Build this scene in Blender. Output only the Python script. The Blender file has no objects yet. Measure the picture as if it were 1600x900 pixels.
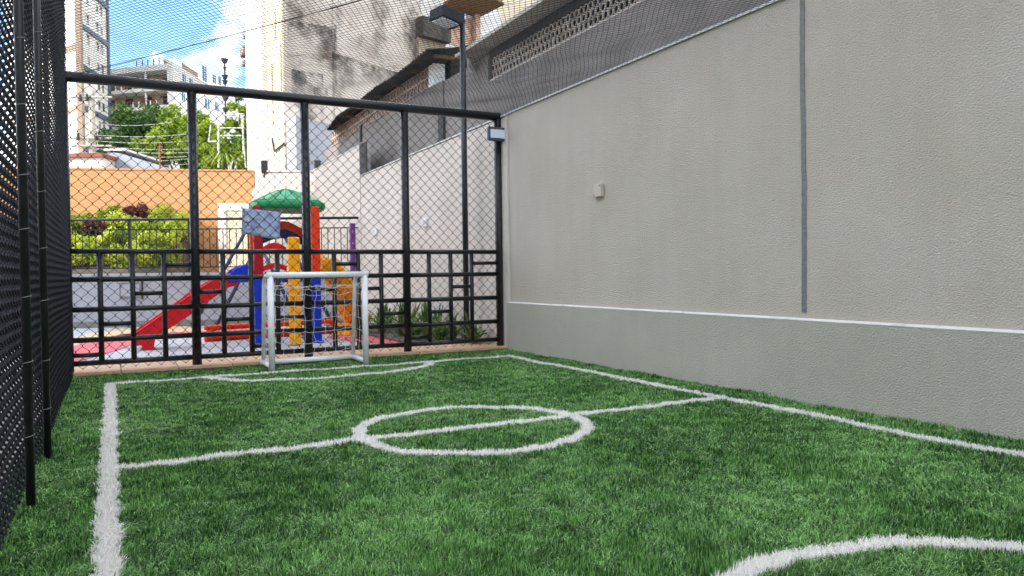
import bpy, math, random
import numpy as np
from mathutils import Vector, Matrix
random.seed(7); rng = np.random.default_rng(11)
PI = math.pi
scene = bpy.context.scene
COL = scene.collection
# ------------------------------------------------------------------ camera
YAW, PITCH, ROLL, FPX = 0.4844, -0.0185, -0.0134, 1184.5
_f = Vector((math.sin(YAW)*math.cos(PITCH), math.cos(YAW)*math.cos(PITCH), math.sin(PITCH)))
_r0 = Vector((math.cos(YAW), -math.sin(YAW), 0)); _u0 = _r0.cross(_f)
CR = math.cos(ROLL)*_r0 + math.sin(ROLL)*_u0
CU = -math.sin(ROLL)*_r0 + math.cos(ROLL)*_u0
CF = _f
EYE = Vector((0, 0, 1.0))
cam = bpy.data.cameras.new('camera'); camo = bpy.data.objects.new('camera', cam); COL.objects.link(camo)
m3 = Matrix((CR, CU, -CF)).transposed()
camo.matrix_world = Matrix.Translation(EYE) @ m3.to_4x4()
cam.sensor_width = 36; cam.lens = FPX/1600*36; cam.clip_start = 0.05; cam.clip_end = 3000
scene.camera = camo
# ------------------------------------------------------------------ sky and sun
SUN = Vector((-0.98, -0.2, 0)).normalized(); ELEV = math.radians(28)
SUNV = Vector((SUN.x*math.cos(ELEV), SUN.y*math.cos(ELEV), math.sin(ELEV)))
world = bpy.data.worlds.new('World'); scene.world = world; world.use_nodes = True
nt = world.node_tree; nt.nodes.clear()
def N(nt, t, **kw):
    n = nt.nodes.new(t)
    for k, v in kw.items(): setattr(n, k, v)
    return n
wo = N(nt, 'ShaderNodeOutputWorld'); bg = N(nt, 'ShaderNodeBackground')
sky = N(nt, 'ShaderNodeTexSky', sky_type='NISHITA', sun_disc=False)
sky.sun_elevation = ELEV; sky.sun_rotation = math.atan2(SUN.x, SUN.y); sky.dust_density = 0.0; sky.ozone_density = 2.0; sky.air_density = 1.0
tc = N(nt, 'ShaderNodeTexCoord'); mp = N(nt, 'ShaderNodeMapping'); mp.inputs['Location'].default_value = (8.65, 4.85, 2.03); mp.inputs['Scale'].default_value = (1, 1, 1.9)
nz = N(nt, 'ShaderNodeTexNoise'); nz.inputs['Scale'].default_value = 3.4; nz.inputs['Detail'].default_value = 9; nz.inputs['Roughness'].default_value = .56
rp = N(nt, 'ShaderNodeValToRGB'); rp.color_ramp.elements[0].position = .455; rp.color_ramp.elements[1].position = .56
mx = N(nt, 'ShaderNodeMix', data_type='RGBA')
nt.links.new(tc.outputs['Generated'], mp.inputs['Vector']); nt.links.new(mp.outputs[0], nz.inputs['Vector'])
nt.links.new(nz.outputs['Fac'], rp.inputs['Fac']); nt.links.new(rp.outputs['Color'], mx.inputs['Factor'])
hs = N(nt, 'ShaderNodeHueSaturation'); hs.inputs['Saturation'].default_value = 1.12; nt.links.new(sky.outputs[0], hs.inputs['Color']); nt.links.new(hs.outputs[0], mx.inputs['A']); mx.inputs['B'].default_value = (9.5, 9.2, 8.8, 1)
nt.links.new(mx.outputs['Result'], bg.inputs['Color']); bg.inputs['Strength'].default_value = 0.15
nt.links.new(bg.outputs[0], wo.inputs['Surface'])
sl = bpy.data.lights.new('sun', 'SUN'); sl.energy = 2.0; sl.angle = math.radians(.53); sl.color = (1, .93, .82)
so = bpy.data.objects.new('sun', sl); COL.objects.link(so); so.rotation_euler = SUNV.to_track_quat('Z', 'Y').to_euler()
vs = scene.view_settings; vs.view_transform = 'Standard'; vs.look = 'None'; vs.gamma = 1; vs.exposure = 1.68
scene.render.engine = 'CYCLES'
# ------------------------------------------------------------------ placement helpers
def ray(px, py): return CF + CR*((px-800)/FPX) - CU*((py-450)/FPX)
def at(px, py, D): return EYE + ray(px, py)*D
def hitY(px, py, Y): d = ray(px, py); return EYE + d*(Y/d.y)
def hitX(px, py, X): d = ray(px, py); return EYE + d*(X/d.x)
def hitZ(px, py, z=0.): d = ray(px, py); return EYE + d*((z-1)/d.z)
# ------------------------------------------------------------------ materials
def srgb(r, g, b):
    f = lambda c: (c/255/12.92) if c <= 10 else ((c/255+.055)/1.055)**2.4
    return (f(r), f(g), f(b), 1)
def mat(name, c1, c2=None, scale=4., rough=.6, bump=0., bscale=60., detail=5, metal=0., spec=.5, ramp=(.35, .65), stretch=(1, 1, 1), c3=None, s3=1., r3=(.5, .7), bdist=.01, coat=0.):
    m = bpy.data.materials.new(name); m.use_nodes = True; t = m.node_tree; b = t.nodes['Principled BSDF']
    b.inputs['Roughness'].default_value = rough; b.inputs['Metallic'].default_value = metal
    b.inputs['Specular IOR Level'].default_value = spec
    if coat: b.inputs['Coat Weight'].default_value = coat; b.inputs['Coat Roughness'].default_value = .2
    b.inputs['Base Color'].default_value = c1
    g = N(t, 'ShaderNodeNewGeometry'); mp = N(t, 'ShaderNodeMapping'); mp.inputs['Scale'].default_value = stretch
    t.links.new(g.outputs['Position'], mp.inputs['Vector'])
    col = None
    if c2 is not None:
        n = N(t, 'ShaderNodeTexNoise'); n.inputs['Scale'].default_value = scale; n.inputs['Detail'].default_value = detail; n.inputs['Roughness'].default_value = .6
        t.links.new(mp.outputs[0], n.inputs['Vector'])
        r = N(t, 'ShaderNodeValToRGB'); r.color_ramp.elements[0].position = ramp[0]; r.color_ramp.elements[1].position = ramp[1]
        r.color_ramp.elements[0].color = c1; r.color_ramp.elements[1].color = c2
        t.links.new(n.outputs['Fac'], r.inputs['Fac']); col = r.outputs['Color']
        if c3 is not None:
            n3 = N(t, 'ShaderNodeTexNoise'); n3.inputs['Scale'].default_value = s3; n3.inputs['Detail'].default_value = 7; n3.inputs['Roughness'].default_value = .65
            t.links.new(mp.outputs[0], n3.inputs['Vector'])
            r3n = N(t, 'ShaderNodeValToRGB'); r3n.color_ramp.elements[0].position = r3[0]; r3n.color_ramp.elements[1].position = r3[1]
            t.links.new(n3.outputs['Fac'], r3n.inputs['Fac'])
            x = N(t, 'ShaderNodeMix', data_type='RGBA'); t.links.new(r3n.outputs['Color'], x.inputs['Factor']); t.links.new(col, x.inputs['A']); x.inputs['B'].default_value = c3
            col = x.outputs['Result']
        t.links.new(col, b.inputs['Base Color'])
    if bump:
        n2 = N(t, 'ShaderNodeTexNoise'); n2.inputs['Scale'].default_value = bscale; n2.inputs['Detail'].default_value = 4
        t.links.new(g.outputs['Position'], n2.inputs['Vector'])
        bp = N(t, 'ShaderNodeBump'); bp.inputs['Strength'].default_value = bump; bp.inputs['Distance'].default_value = bdist
        t.links.new(n2.outputs['Fac'], bp.inputs['Height']); t.links.new(bp.outputs[0], b.inputs['Normal'])
    return m
def plaster(name, c1, c2, c3, up=True):
    """roller-textured plaster: short worm-like ridges"""
    m = mat(name, c1, c2, scale=1.1, rough=.85, c3=c3, s3=2.6, r3=(.52, .8), spec=.3); t = m.node_tree; b = t.nodes['Principled BSDF']
    g = N(t, 'ShaderNodeNewGeometry')
    n = N(t, 'ShaderNodeTexNoise'); n.inputs['Scale'].default_value = 84; n.inputs['Detail'].default_value = 4.5; n.inputs['Distortion'].default_value = .5
    mp = N(t, 'ShaderNodeMapping'); mp.inputs['Scale'].default_value = (1, .8, 1.25); t.links.new(g.outputs['Position'], mp.inputs['Vector']); t.links.new(mp.outputs[0], n.inputs['Vector'])
    r = N(t, 'ShaderNodeValToRGB'); r.color_ramp.elements[0].position = .34; r.color_ramp.elements[1].position = .62
    t.links.new(n.outputs['Fac'], r.inputs['Fac'])
    bp = N(t, 'ShaderNodeBump'); bp.inputs['Strength'].default_value = .85; bp.inputs['Distance'].default_value = .0075
    t.links.new(r.outputs['Color'], bp.inputs['Height']); t.links.new(bp.outputs[0], b.inputs['Normal'])
    # rain streaks and grubby patches
    src = b.inputs['Base Color'].links[0].from_socket
    mq = N(t, 'ShaderNodeMapping'); mq.inputs['Scale'].default_value = (1, 3.2, .22); t.links.new(g.outputs['Position'], mq.inputs['Vector'])
    ns = N(t, 'ShaderNodeTexNoise'); ns.inputs['Scale'].default_value = 2.2; ns.inputs['Detail'].default_value = 6; t.links.new(mq.outputs[0], ns.inputs['Vector'])
    rs = N(t, 'ShaderNodeValToRGB'); rs.color_ramp.elements[0].position = .45; rs.color_ramp.elements[1].position = .85; rs.color_ramp.elements[1].color = (.14, .14, .14, 1)
    t.links.new(ns.outputs['Fac'], rs.inputs['Fac'])
    sp = N(t, 'ShaderNodeTexNoise'); sp.inputs['Scale'].default_value = 7; sp.inputs['Detail'].default_value = 8; sp.inputs['Roughness'].default_value = .75; t.links.new(g.outputs['Position'], sp.inputs['Vector'])
    rq = N(t, 'ShaderNodeValToRGB'); rq.color_ramp.elements[0].position = .62; rq.color_ramp.elements[1].position = .8; rq.color_ramp.elements[1].color = (.22, .22, .22, 1); t.links.new(sp.outputs['Fac'], rq.inputs['Fac'])
    for f in (rs, rq):
        x = N(t, 'ShaderNodeMix', data_type='RGBA'); t.links.new(f.outputs['Color'], x.inputs['Factor']); t.links.new(src, x.inputs['A']); x.inputs['B'].default_value = tuple(v*.66 for v in c1[:3])+(1,); src = x.outputs['Result']
    t.links.new(src, b.inputs['Base Color'])
    return m
def leafmat(name, dark, light, trans=.35, rough=.5):
    m = bpy.data.materials.new(name); m.use_nodes = True; t = m.node_tree; b = t.nodes['Principled BSDF']
    a = N(t, 'ShaderNodeAttribute', attribute_name='tint'); r = N(t, 'ShaderNodeValToRGB')
    r.color_ramp.elements[0].color = dark; r.color_ramp.elements[1].color = light
    t.links.new(a.outputs['Fac'], r.inputs['Fac']); t.links.new(r.outputs['Color'], b.inputs['Base Color']); b.inputs['Roughness'].default_value = rough
    b.inputs['Specular IOR Level'].default_value = .35
    tr = N(t, 'ShaderNodeBsdfTranslucent'); t.links.new(r.outputs['Color'], tr.inputs['Color'])
    x = N(t, 'ShaderNodeMixShader'); x.inputs[0].default_value = trans
    o = t.nodes['Material Output']; t.links.new(b.outputs[0], x.inputs[1]); t.links.new(tr.outputs[0], x.inputs[2]); t.links.new(x.outputs[0], o.inputs['Surface'])
    return m
M = {}
M['black'] = mat('black_paint', (.008, .009, .011, 1), (.016, .017, .02, 1), scale=9, rough=.32, spec=.5)
M['wire'] = mat('pvc_wire', (.012, .013, .016, 1), (.022, .024, .03, 1), scale=20, rough=.7, spec=.25)
M['net'] = mat('net_thread', (.03, .035, .045, 1), (.045, .05, .06, 1), scale=8, rough=.8)
M['steel'] = mat('galvanised', (.4, .41, .42, 1), rough=.4, metal=.8)
M['wall'] = plaster('grey_plaster', srgb(198, 189, 174), srgb(206, 197, 183), srgb(204, 190, 176))
M['plinth'] = plaster('plinth_plaster', srgb(186, 184, 168), srgb(194, 191, 176), srgb(180, 178, 163))
M['wallfar'] = mat('beige_plaster', srgb(206, 196, 186), srgb(196, 186, 176), scale=1.5, rough=.85, bump=.4, bscale=70)
M['whitepaint'] = mat('white_paint', (.68, .66, .62, 1), (.4, .38, .34, 1), scale=9, rough=.6, ramp=(.52, .8), bump=.3, bscale=40)
M['sealant'] = mat('grey_sealant', srgb(100, 102, 104), srgb(124, 126, 127), scale=30, rough=.5, stretch=(1, 1, 6), bump=.8, bscale=35)
M['flash'] = mat('pale_flashing', (.6, .6, .6, 1), (.45, .45, .45, 1), scale=6, rough=.45)
M['goalwhite'] = mat('goal_white', (.86, .87, .88, 1), (.78, .79, .8, 1), scale=8, rough=.35)
M['cord'] = mat('white_cord', (.75, .75, .74, 1), rough=.8)
M['tan'] = mat('tan_tile', srgb(206, 170, 136), srgb(190, 152, 120), scale=5, rough=.7, bump=.2, c3=srgb(170, 140, 116), s3=9)
M['grout'] = mat('grout', srgb(120, 100, 84), rough=.9)
M['concrete'] = mat('concrete_floor', srgb(176, 178, 184), srgb(156, 158, 164), scale=2, rough=.75, bump=.2)
M['pink'] = mat('pink_floor', srgb(205, 92, 100), srgb(190, 80, 92), scale=3, rough=.75, bump=.2)
M['sand'] = mat('sand_floor', srgb(214, 184, 140), srgb(200, 168, 126), scale=3, rough=.75, bump=.2)
M['ground'] = mat('ground_earth', (.12, .1, .08, 1), (.08, .075, .06, 1), scale=.3, rough=.95)
M['pave'] = mat('side_paving', (.3, .29, .27, 1), (.24, .23, .22, 1), scale=2, rough=.85)
def plastic(n, r, g, b): c = srgb(r, g, b); return mat(n, c, tuple(v*.86 for v in c[:3])+(1,), scale=3, rough=.42, spec=.3)
M['red'] = plastic('red_plastic', 206, 6, 24); M['dkred'] = plastic('dark_red_plastic', 164, 8, 28); M['orange'] = plastic('orange_plastic', 230, 62, 8)
M['blue'] = plastic('blue_plastic', 8, 50, 190); M['navy'] = plastic('navy_plastic', 20, 38, 100); M['yellow'] = plastic('yellow_plastic', 255, 172, 0)
M['green'] = plastic('green_plastic', 18, 128, 72); M['mint'] = plastic('mint_plastic', 60, 160, 112); M['purple'] = plastic('purple_plastic', 112, 60, 140)
M['bluesteel'] = mat('blue_tube', srgb(34, 52, 92), rough=.4)
M['tanwall'] = mat('tan_brick_face', srgb(196, 148, 102), srgb(178, 130, 86), scale=3, rough=.85, bump=.5, bscale=30, stretch=(1, 1, 5))
M['greywall'] = mat('grey_render', srgb(164, 164, 170), srgb(150, 150, 156), scale=1.2, rough=.85)
M['dkgrey'] = mat('dark_grey', srgb(120, 120, 116), rough=.8)
M['cream'] = mat('cream_render', srgb(224, 208, 180), srgb(212, 194, 166), scale=1.5, rough=.85)
M['nb'] = mat('neighbour_render', srgb(132, 124, 119), srgb(114, 107, 102), scale=1.4, rough=.9, c3=srgb(112, 103, 97), s3=.8, r3=(.52, .8), bump=.3)
M['nbdark'] = mat('dark_grey_render', srgb(72, 70, 70), srgb(52, 50, 50), scale=2, rough=.95)  # mottled dark grey for the eave gap, piers and small fittings
M['block'] = mat('breeze_clay', srgb(176, 156, 146), srgb(154, 134, 124), scale=7, rough=.9)
M['hex'] = mat('breeze_cement', srgb(205, 192, 180), srgb(172, 160, 150), scale=7, rough=.9)
M['roofsheet'] = mat('fibre_cement', srgb(98, 90, 78), srgb(66, 60, 54), scale=3, rough=.95, c3=srgb(40, 37, 34), s3=2)
M['eave'] = mat('eave_pale', srgb(186, 180, 170), srgb(160, 152, 144), scale=2, rough=.85)
M['dark'] = mat('hole_shade_black', (.012, .011, .01, 1), rough=.9)
M['brick'] = mat('orange_brick', srgb(184, 128, 96), srgb(206, 186, 168), scale=3, rough=.9, bump=.4)
M['wood'] = mat('roof_timber', srgb(140, 104, 66), srgb(104, 76, 48), scale=6, rough=.85, stretch=(8, 1, 1))
M['white'] = mat('white_render', srgb(232, 230, 226), srgb(222, 218, 212), scale=.6, rough=.85)
M['offwhite'] = mat('offwhite_render', srgb(228, 224, 216), srgb(214, 208, 198), scale=.5, rough=.85)
M['brownband'] = mat('brown_band', srgb(168, 146, 126), srgb(150, 130, 112), scale=1, rough=.85)
M['glass'] = mat('window_glass', (.02, .028, .036, 1), rough=.08, spec=.7)
M['awning'] = mat('grey_awning_ledge_shade', srgb(88, 96, 112), rough=.7)
M['redrail'] = mat('terracotta', srgb(150, 86, 72), srgb(130, 72, 60), scale=2, rough=.8)
M['slate'] = mat('grey_roof', srgb(150, 156, 166), srgb(136, 142, 152), scale=1, rough=.7)
M['pole'] = mat('pole_concrete', srgb(176, 168, 154), srgb(150, 142, 130), scale=3, rough=.9)
M['palewire'] = mat('pale_cable', (.5, .5, .48, 1), rough=.6)
M['darkwire'] = mat('dark_cable', (.02, .02, .025, 1), rough=.6)
M['bark'] = mat('bark', (.1, .075, .05, 1), (.06, .045, .03, 1), scale=8, rough=.95)
M['boxgrey'] = mat('junction_plastic', srgb(190, 176, 162), rough=.5)
M['lens'] = mat('lamp_lens', (.72, .8, .9, 1), rough=.15, spec=.6)
M['lampbody'] = mat('lamp_housing', srgb(14, 18, 28), srgb(20, 26, 38), scale=5, rough=.65, spec=.25)
M['floodbody'] = mat('flood_housing', srgb(66, 76, 92), rough=.45)
M['leaf_tree'] = leafmat('leaf_tree', (.05, .12, .01, 1), (.38, .48, .03, 1)); M['leaf_dark'] = leafmat('leaf_dark', (.015, .05, .01, 1), (.08, .17, .02, 1))
M['leaf_lime'] = leafmat('leaf_lime', (.24, .34, .02, 1), (.66, .72, .08, 1)); M['leaf_red'] = leafmat('leaf_red', (.05, .01, .02, 1), (.2, .06, .06, 1))
M['leaf_strap'] = leafmat('leaf_strap', (.02, .07, .015, 1), (.22, .32, .06, 1), .25, .35)
M['turf'] = leafmat('turf_blade', (.009, .065, .006, 1), (.29, .56, .16, 1), .1, .34)
M['turfwhite'] = leafmat('turf_white', (.9, .88, .84, 1), (.96, .94, .9, 1), .45, .6)
M['turfbase'] = mat('turf_backing', (.006, .026, .008, 1), (.012, .04, .012, 1), scale=40, rough=.95)
# ------------------------------------------------------------------ mesh helpers
ORG = {}
def tag(o, label=None, cat=None, group=None, kind=None):
    for k, v in (('label', label), ('category', cat), ('group', group), ('kind', kind)):
        if v: o[k] = v
    return o
def thing(name, loc, label, cat, group=None):
    o = bpy.data.objects.new(name, None); COL.objects.link(o); o.location = loc; ORG[o] = Vector(loc); o.empty_display_size = .2
    return tag(o, label, cat, group)
def link(name, me, material, parent=None, smooth=False, origin=None):
    o = bpy.data.objects.new(name, me); COL.objects.link(o)
    if material: me.materials.append(M[material] if isinstance(material, str) else material)
    if parent is not None: o.parent = parent; ORG[o] = ORG[parent]
    else: ORG[o] = Vector((0, 0, 0))
    if smooth: me.polygons.foreach_set('use_smooth', [True]*len(me.polygons))
    return o
class MB:
    def __init__(s): s.v = []; s.f = []
    def add(s, vs, fs):
        k = len(s.v); s.v += [tuple(p) for p in vs]; s.f += [tuple(i+k for i in f) for f in fs]; return s
    def hexa(s, p):  # p: 8 points, bottom ring 0-3, top ring 4-7
        return s.add(p, [(3, 2, 1, 0), (4, 5, 6, 7), (0, 1, 5, 4), (1, 2, 6, 5), (2, 3, 7, 6), (3, 0, 4, 7)])
    def box(s, x0, x1, y0, y1, z0, z1):
        return s.hexa([(x0, y0, z0), (x1, y0, z0), (x1, y1, z0), (x0, y1, z0), (x0, y0, z1), (x1, y0, z1), (x1, y1, z1), (x0, y1, z1)])
    def tube(s, pts, r, n=8, caps=True):
        pts = [Vector(p) for p in pts]; L = len(pts); rs = r if isinstance(r, (list, tuple)) else [r]*L
        T = [(pts[min(i+1, L-1)]-pts[max(i-1, 0)]).normalized() for i in range(L)]
        a = Vector((0, 0, 1)) if abs(T[0].z) < .9 else Vector((1, 0, 0))
        u = T[0].cross(a).normalized(); vs = []
        for i in range(L):
            u = (u-T[i]*u.dot(T[i])).normalized(); w = T[i].cross(u)
            for k in range(n):
                q = 2*PI*k/n; vs.append(pts[i]+(u*math.cos(q)+w*math.sin(q))*rs[i])
        fs = [(i*n+k, i*n+(k+1) % n, (i+1)*n+(k+1) % n, (i+1)*n+k) for i in range(L-1) for k in range(n)]
        if caps: fs += [tuple(range(n-1, -1, -1)), tuple((L-1)*n+k for k in range(n))]
        return s.add(vs, fs)
    def prism(s, poly, ext):  # poly: list of 3D points, ext: vector
        n = len(poly); e = Vector(ext); P = [Vector(p) for p in poly]
        return s.add(P+[p+e for p in P], [tuple(range(n-1, -1, -1)), tuple(range(n, 2*n))]+[(i, (i+1) % n, n+(i+1) % n, n+i) for i in range(n)])
    def build(s, name, material, parent=None, smooth=False, bevel=0.):
        o0 = ORG[parent] if parent is not None else Vector((0, 0, 0))
        me = bpy.data.meshes.new(name); me.from_pydata([(v[0]-o0.x, v[1]-o0.y, v[2]-o0.z) for v in s.v], [], s.f); me.update()
        o = link(name, me, material, parent)
        if smooth:
            me.polygons.foreach_set('use_smooth', [len(p.vertices) == 4 for p in me.polygons])
        if bevel:
            b = o.modifiers.new('bevel', 'BEVEL'); b.width = bevel; b.segments = 2; b.limit_method = 'ANGLE'
        return o
class Face:
    """a facade frame: u runs along P0->P1, d is outward to the right-hand side of that run"""
    def __init__(s, P0, P1):
        s.o = Vector((P0[0], P0[1], 0)); e = Vector((P1[0]-P0[0], P1[1]-P0[1], 0)); s.L = e.length; s.u = e.normalized(); s.n = Vector((s.u.y, -s.u.x, 0))
    def p(s, u, d, z): q = s.o+s.u*u+s.n*d; return Vector((q.x, q.y, z))
    def box(s, mb, u0, u1, z0, z1, d0, d1):
        return mb.hexa([s.p(u0, d1, z0), s.p(u1, d1, z0), s.p(u1, d0, z0), s.p(u0, d0, z0), s.p(u0, d1, z1), s.p(u1, d1, z1), s.p(u1, d0, z1), s.p(u0, d0, z1)])
    def px(s, px, py):  # pixel direction to (u, z) on this facade
        d = ray(px, py); t = (s.o-EYE).dot(s.n)/d.dot(s.n); q = EYE+d*t; return (q-s.o).dot(s.u), q.z
def leaf_mesh(name, C, S, material, parent=None, upbias=.3, tint=None, aspect=.5):
    """C: n x 3 leaf centres, S: n sizes -> one mesh of folded leaf quads, tint per leaf"""
    n = len(C); a = rng.normal(size=(n, 3)); a[:, 2] += upbias; a /= np.linalg.norm(a, axis=1)[:, None]
    b = rng.normal(size=(n, 3)); b -= a*(a*b).sum(1)[:, None]; b /= np.linalg.norm(b, axis=1)[:, None]; c = np.cross(a, b)
    S = S[:, None]; V = np.empty((n, 4, 3))
    V[:, 0] = C-b*S*.5; V[:, 1] = C+c*S*aspect*.5+a*S*.06; V[:, 2] = C+b*S*.5; V[:, 3] = C-c*S*aspect*.5+a*S*.06
    if parent is not None: V -= np.array(ORG[parent])
    me = bpy.data.meshes.new(name); me.vertices.add(n*4); me.vertices.foreach_set('co', V.ravel()); me.loops.add(n*4); me.loops.foreach_set('vertex_index', np.arange(n*4, dtype=np.int32))
    me.polygons.add(n); me.polygons.foreach_set('loop_start', np.arange(0, n*4, 4, dtype=np.int32)); me.update(calc_edges=True)
    at_ = me.attributes.new('tint', 'FLOAT', 'FACE'); at_.data.foreach_set('value', (rng.random(n) if tint is None else tint).astype(np.float32))
    return link(name, me, material, parent)
def blob_points(n, centre, rad, clumps, cr):
    """points gathered in clumps through an ellipsoid"""
    cc = rng.normal(size=(clumps, 3)); cc /= np.linalg.norm(cc, axis=1)[:, None]; cc *= (rng.random(clumps)**.4)[:, None]; cc = cc*np.array(rad)+np.array(centre)
    k = rng.integers(0, clumps, n); d = rng.normal(size=(n, 3)); d /= np.linalg.norm(d, axis=1)[:, None]
    sh = (rng.random(n)**.4)[:, None]
    tin = rng.random(clumps)
    return cc[k]+d*sh*cr*(.6+.8*rng.random(clumps))[k][:, None], np.clip(tin[k]*.55+rng.random(n)*.45, 0, 1), cc
# ------------------------------------------------------------------ setting: ground
def sheet(name, pts, z, material, kind='structure'):
    me = bpy.data.meshes.new(name); me.from_pydata([(p[0], p[1], z) for p in pts], [], [tuple(range(len(pts)))]); me.update()
    o = link(name, me, material); return tag(o, kind=kind)
XR, XL, FY = 4.69, -0.36, 9.15
sheet('ground', [(-900, -900), (900, -900), (900, 1600), (-900, 1600)], -.06, 'ground')
sheet('pitch', [(-.5, -2.5), (XR-.02, -2.5), (XR-.02, 9.02), (-.5, 9.02)], -.03, 'turfbase')
sheet('side_path', [(-14, -20), (-.5, -20), (-.5, 18.0), (-2.4, 18.8), (-14, 18.8)], -.04, 'pave')
sheet('playground_floor', [(-2.5, 9.9), (4.8, 9.9), (4.8, 15.8), (-.74, 18.04), (-2.5, 18.8)], 0, 'concrete')
def disc(name, cx, cy, rx, ry, a, material, z):
    q = [(cx+math.cos(a)*rx*math.cos(t)-math.sin(a)*ry*math.sin(t), cy+math.sin(a)*rx*math.cos(t)+math.cos(a)*ry*math.sin(t)) for t in np.linspace(0, 2*PI, 48, endpoint=False)]
    sheet(name, q, z, material)
disc('sand_floor_patch', .45, 15.3, 1.0, 2.1, -.25, 'sand', .004)
disc('sand_floor_patch', 2.9, 14.6, 1.5, 1.0, -.3, 'sand', .004)
disc('sand_floor_patch', -.4, 12.9, .5, 1.2, -.3, 'sand', .004)
disc('pink_floor_patch', -.15, 13.0, .42, 3.0, -.22, 'pink', .008)
disc('pink_floor_patch', 3.75, 11.5, .55, 1.3, .35, 'pink', .008)
disc('pink_floor_patch', 1.6, 15.0, 1.6, .35, -.1, 'pink', .008)
# kerb of tan tiles under the fence
kerb = tag(MB().box(-.5, 4.68, 9.03, 9.98, -.06, .022).build('kerb', 'grout'), kind='structure')
x = -.5; i = 0
while x < 4.66:
    w = min(.556, 4.675-x); MB().box(x+.004, x+w-.004, 9.026, 9.976, .0, .034).build('tile', 'tan', kerb, bevel=.004); x += .56
# ------------------------------------------------------------------ boundary wall on the right
W = thing('boundary_wall', (XR, 5, 0), 'long grey textured boundary wall with a projecting plinth right of the pitch', 'wall')
MB().box(XR, XR+.2, -4, 8.95, -.1, 3.12).build('wall_face', 'wall', W)
fw = MB(); fw.box(XR-.03, XR+.2, 8.953, 15.66, -.1, 3.1); fw.build('wall_face', 'wallfar', W, bevel=.02)['label'] = 'paler beige stretch of wall beyond the mesh fence'
up = MB(); up.box(XR-.04, XR+.2, 15.663, 19.7, -.1, 3.74); up.build('raised_wall', 'wallfar', W)
MB().box(XR-.035, XR-.002, -4, 9.0, -.1, .615).build('plinth', 'plinth', W)
cap = MB(); cap.prism([(XR-.037, -4, .613), (XR-.037, -4, .618), (XR-.001, -4, .632), (XR-.001, -4, .613)], (0, 13.0, 0)); cap.build('plinth_cap', 'whitepaint', W)
j = MB()
zz = np.linspace(.672, 3.1, 60); ys = [4.098+.004*math.sin(z*3)+random.uniform(-.0025, .0025) for z in zz]
for a in range(len(zz)-1):
    j.hexa([(XR-.006, ys[a]-.021, zz[a]), (XR-.006, ys[a]+.021, zz[a]), (XR+.01, ys[a]+.021, zz[a]), (XR+.01, ys[a]-.021, zz[a]), (XR-.006, ys[a+1]-.021, zz[a+1]), (XR-.006, ys[a+1]+.021, zz[a+1]), (XR+.01, ys[a+1]+.021, zz[a+1]), (XR+.01, ys[a+1]-.021, zz[a+1])])
j.build('expansion_joint', 'sealant', W)
MB().box(XR-.02, XR+.22, -4, 8.96, 3.122, 3.142).build('coping', 'flash', W)
MB().box(XR-.045, XR+.22, 8.963, 15.6, 3.102, 3.122).build('coping', 'flash', W)
MB().box(XR-.055, XR+.22, 15.664, 19.72, 3.742, 3.765).build('coping', 'flash', W)
nt_ = thing('wall_niche', (XR, 15.4, 3), 'dark narrow panel at the step of the beige wall with a stub pipe', 'panel')
MB().box(XR-.06, XR-.043, 15.1, 15.6, 3.13, 3.75).build('panel', 'nbdark', nt_); MB().tube([(XR-.05, 15.5, 3.8), (XR-.05, 15.5, 4.15)], .035).build('pipe', 'black', nt_)
# end wall across the upper terrace
ew = thing('terrace_end_wall', (3, 19.8, 0), 'pale wall with a sloping left end behind the green play tower roof', 'wall')
A_ = hitY(494, 269, 19.75); B_ = hitY(410, 269, 20.4); C_ = hitY(394, 300, 20.5)
MB().prism([(A_.x, 19.75, 0), (A_.x, 19.75, A_.z), (B_.x, 20.4, B_.z), (C_.x, 20.5, C_.z), (C_.x, 20.5, 0)], (.05, .2, 0)).build('wall_face', 'wallfar', ew)
MB().prism([(A_.x, 19.72, A_.z+.002), (A_.x, 19.72, A_.z+.04), (B_.x-.03, 20.37, B_.z+.04), (B_.x-.03, 20.37, B_.z+.002)], (.05, .26, 0)).build('coping', 'flash', ew)
# small boxes on the walls
jb = hitX(938, 298, XR)
J = thing('junction_box', (XR, jb.y, jb.z), 'small beige electrical junction box alone on the grey wall', 'junction box')
MB().box(XR-.045, XR-.001, jb.y-.075, jb.y+.075, jb.z-.07, jb.z+.07).build('box', 'boxgrey', J, bevel=.008)
for (sy, sz) in ((-.055, .05), (.055, -.05)): MB().tube([(XR-.044, jb.y+sy, jb.z+sz), (XR-.049, jb.y+sy, jb.z+sz)], .006).build('screw', 'nbdark', J)
for (px, py, lab) in ((666, 348, 'white outlet box on beige wall, the one nearest the lamp post'), (588, 362, 'white outlet box on beige wall, the one nearer the purple post')):
    q = hitX(px, py, XR-.03); o = thing('outlet_box', q, lab, 'outlet box', 'outlet boxes on the beige wall')
    MB().box(q.x-.05, q.x-.001, q.y-.09, q.y+.09, q.z-.07, q.z+.07).build('box', 'goalwhite', o, bevel=.01); MB().box(q.x-.058, q.x-.051, q.y-.04, q.y+.04, q.z-.04, q.z+.04).build('cover', 'boxgrey', o)
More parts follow.
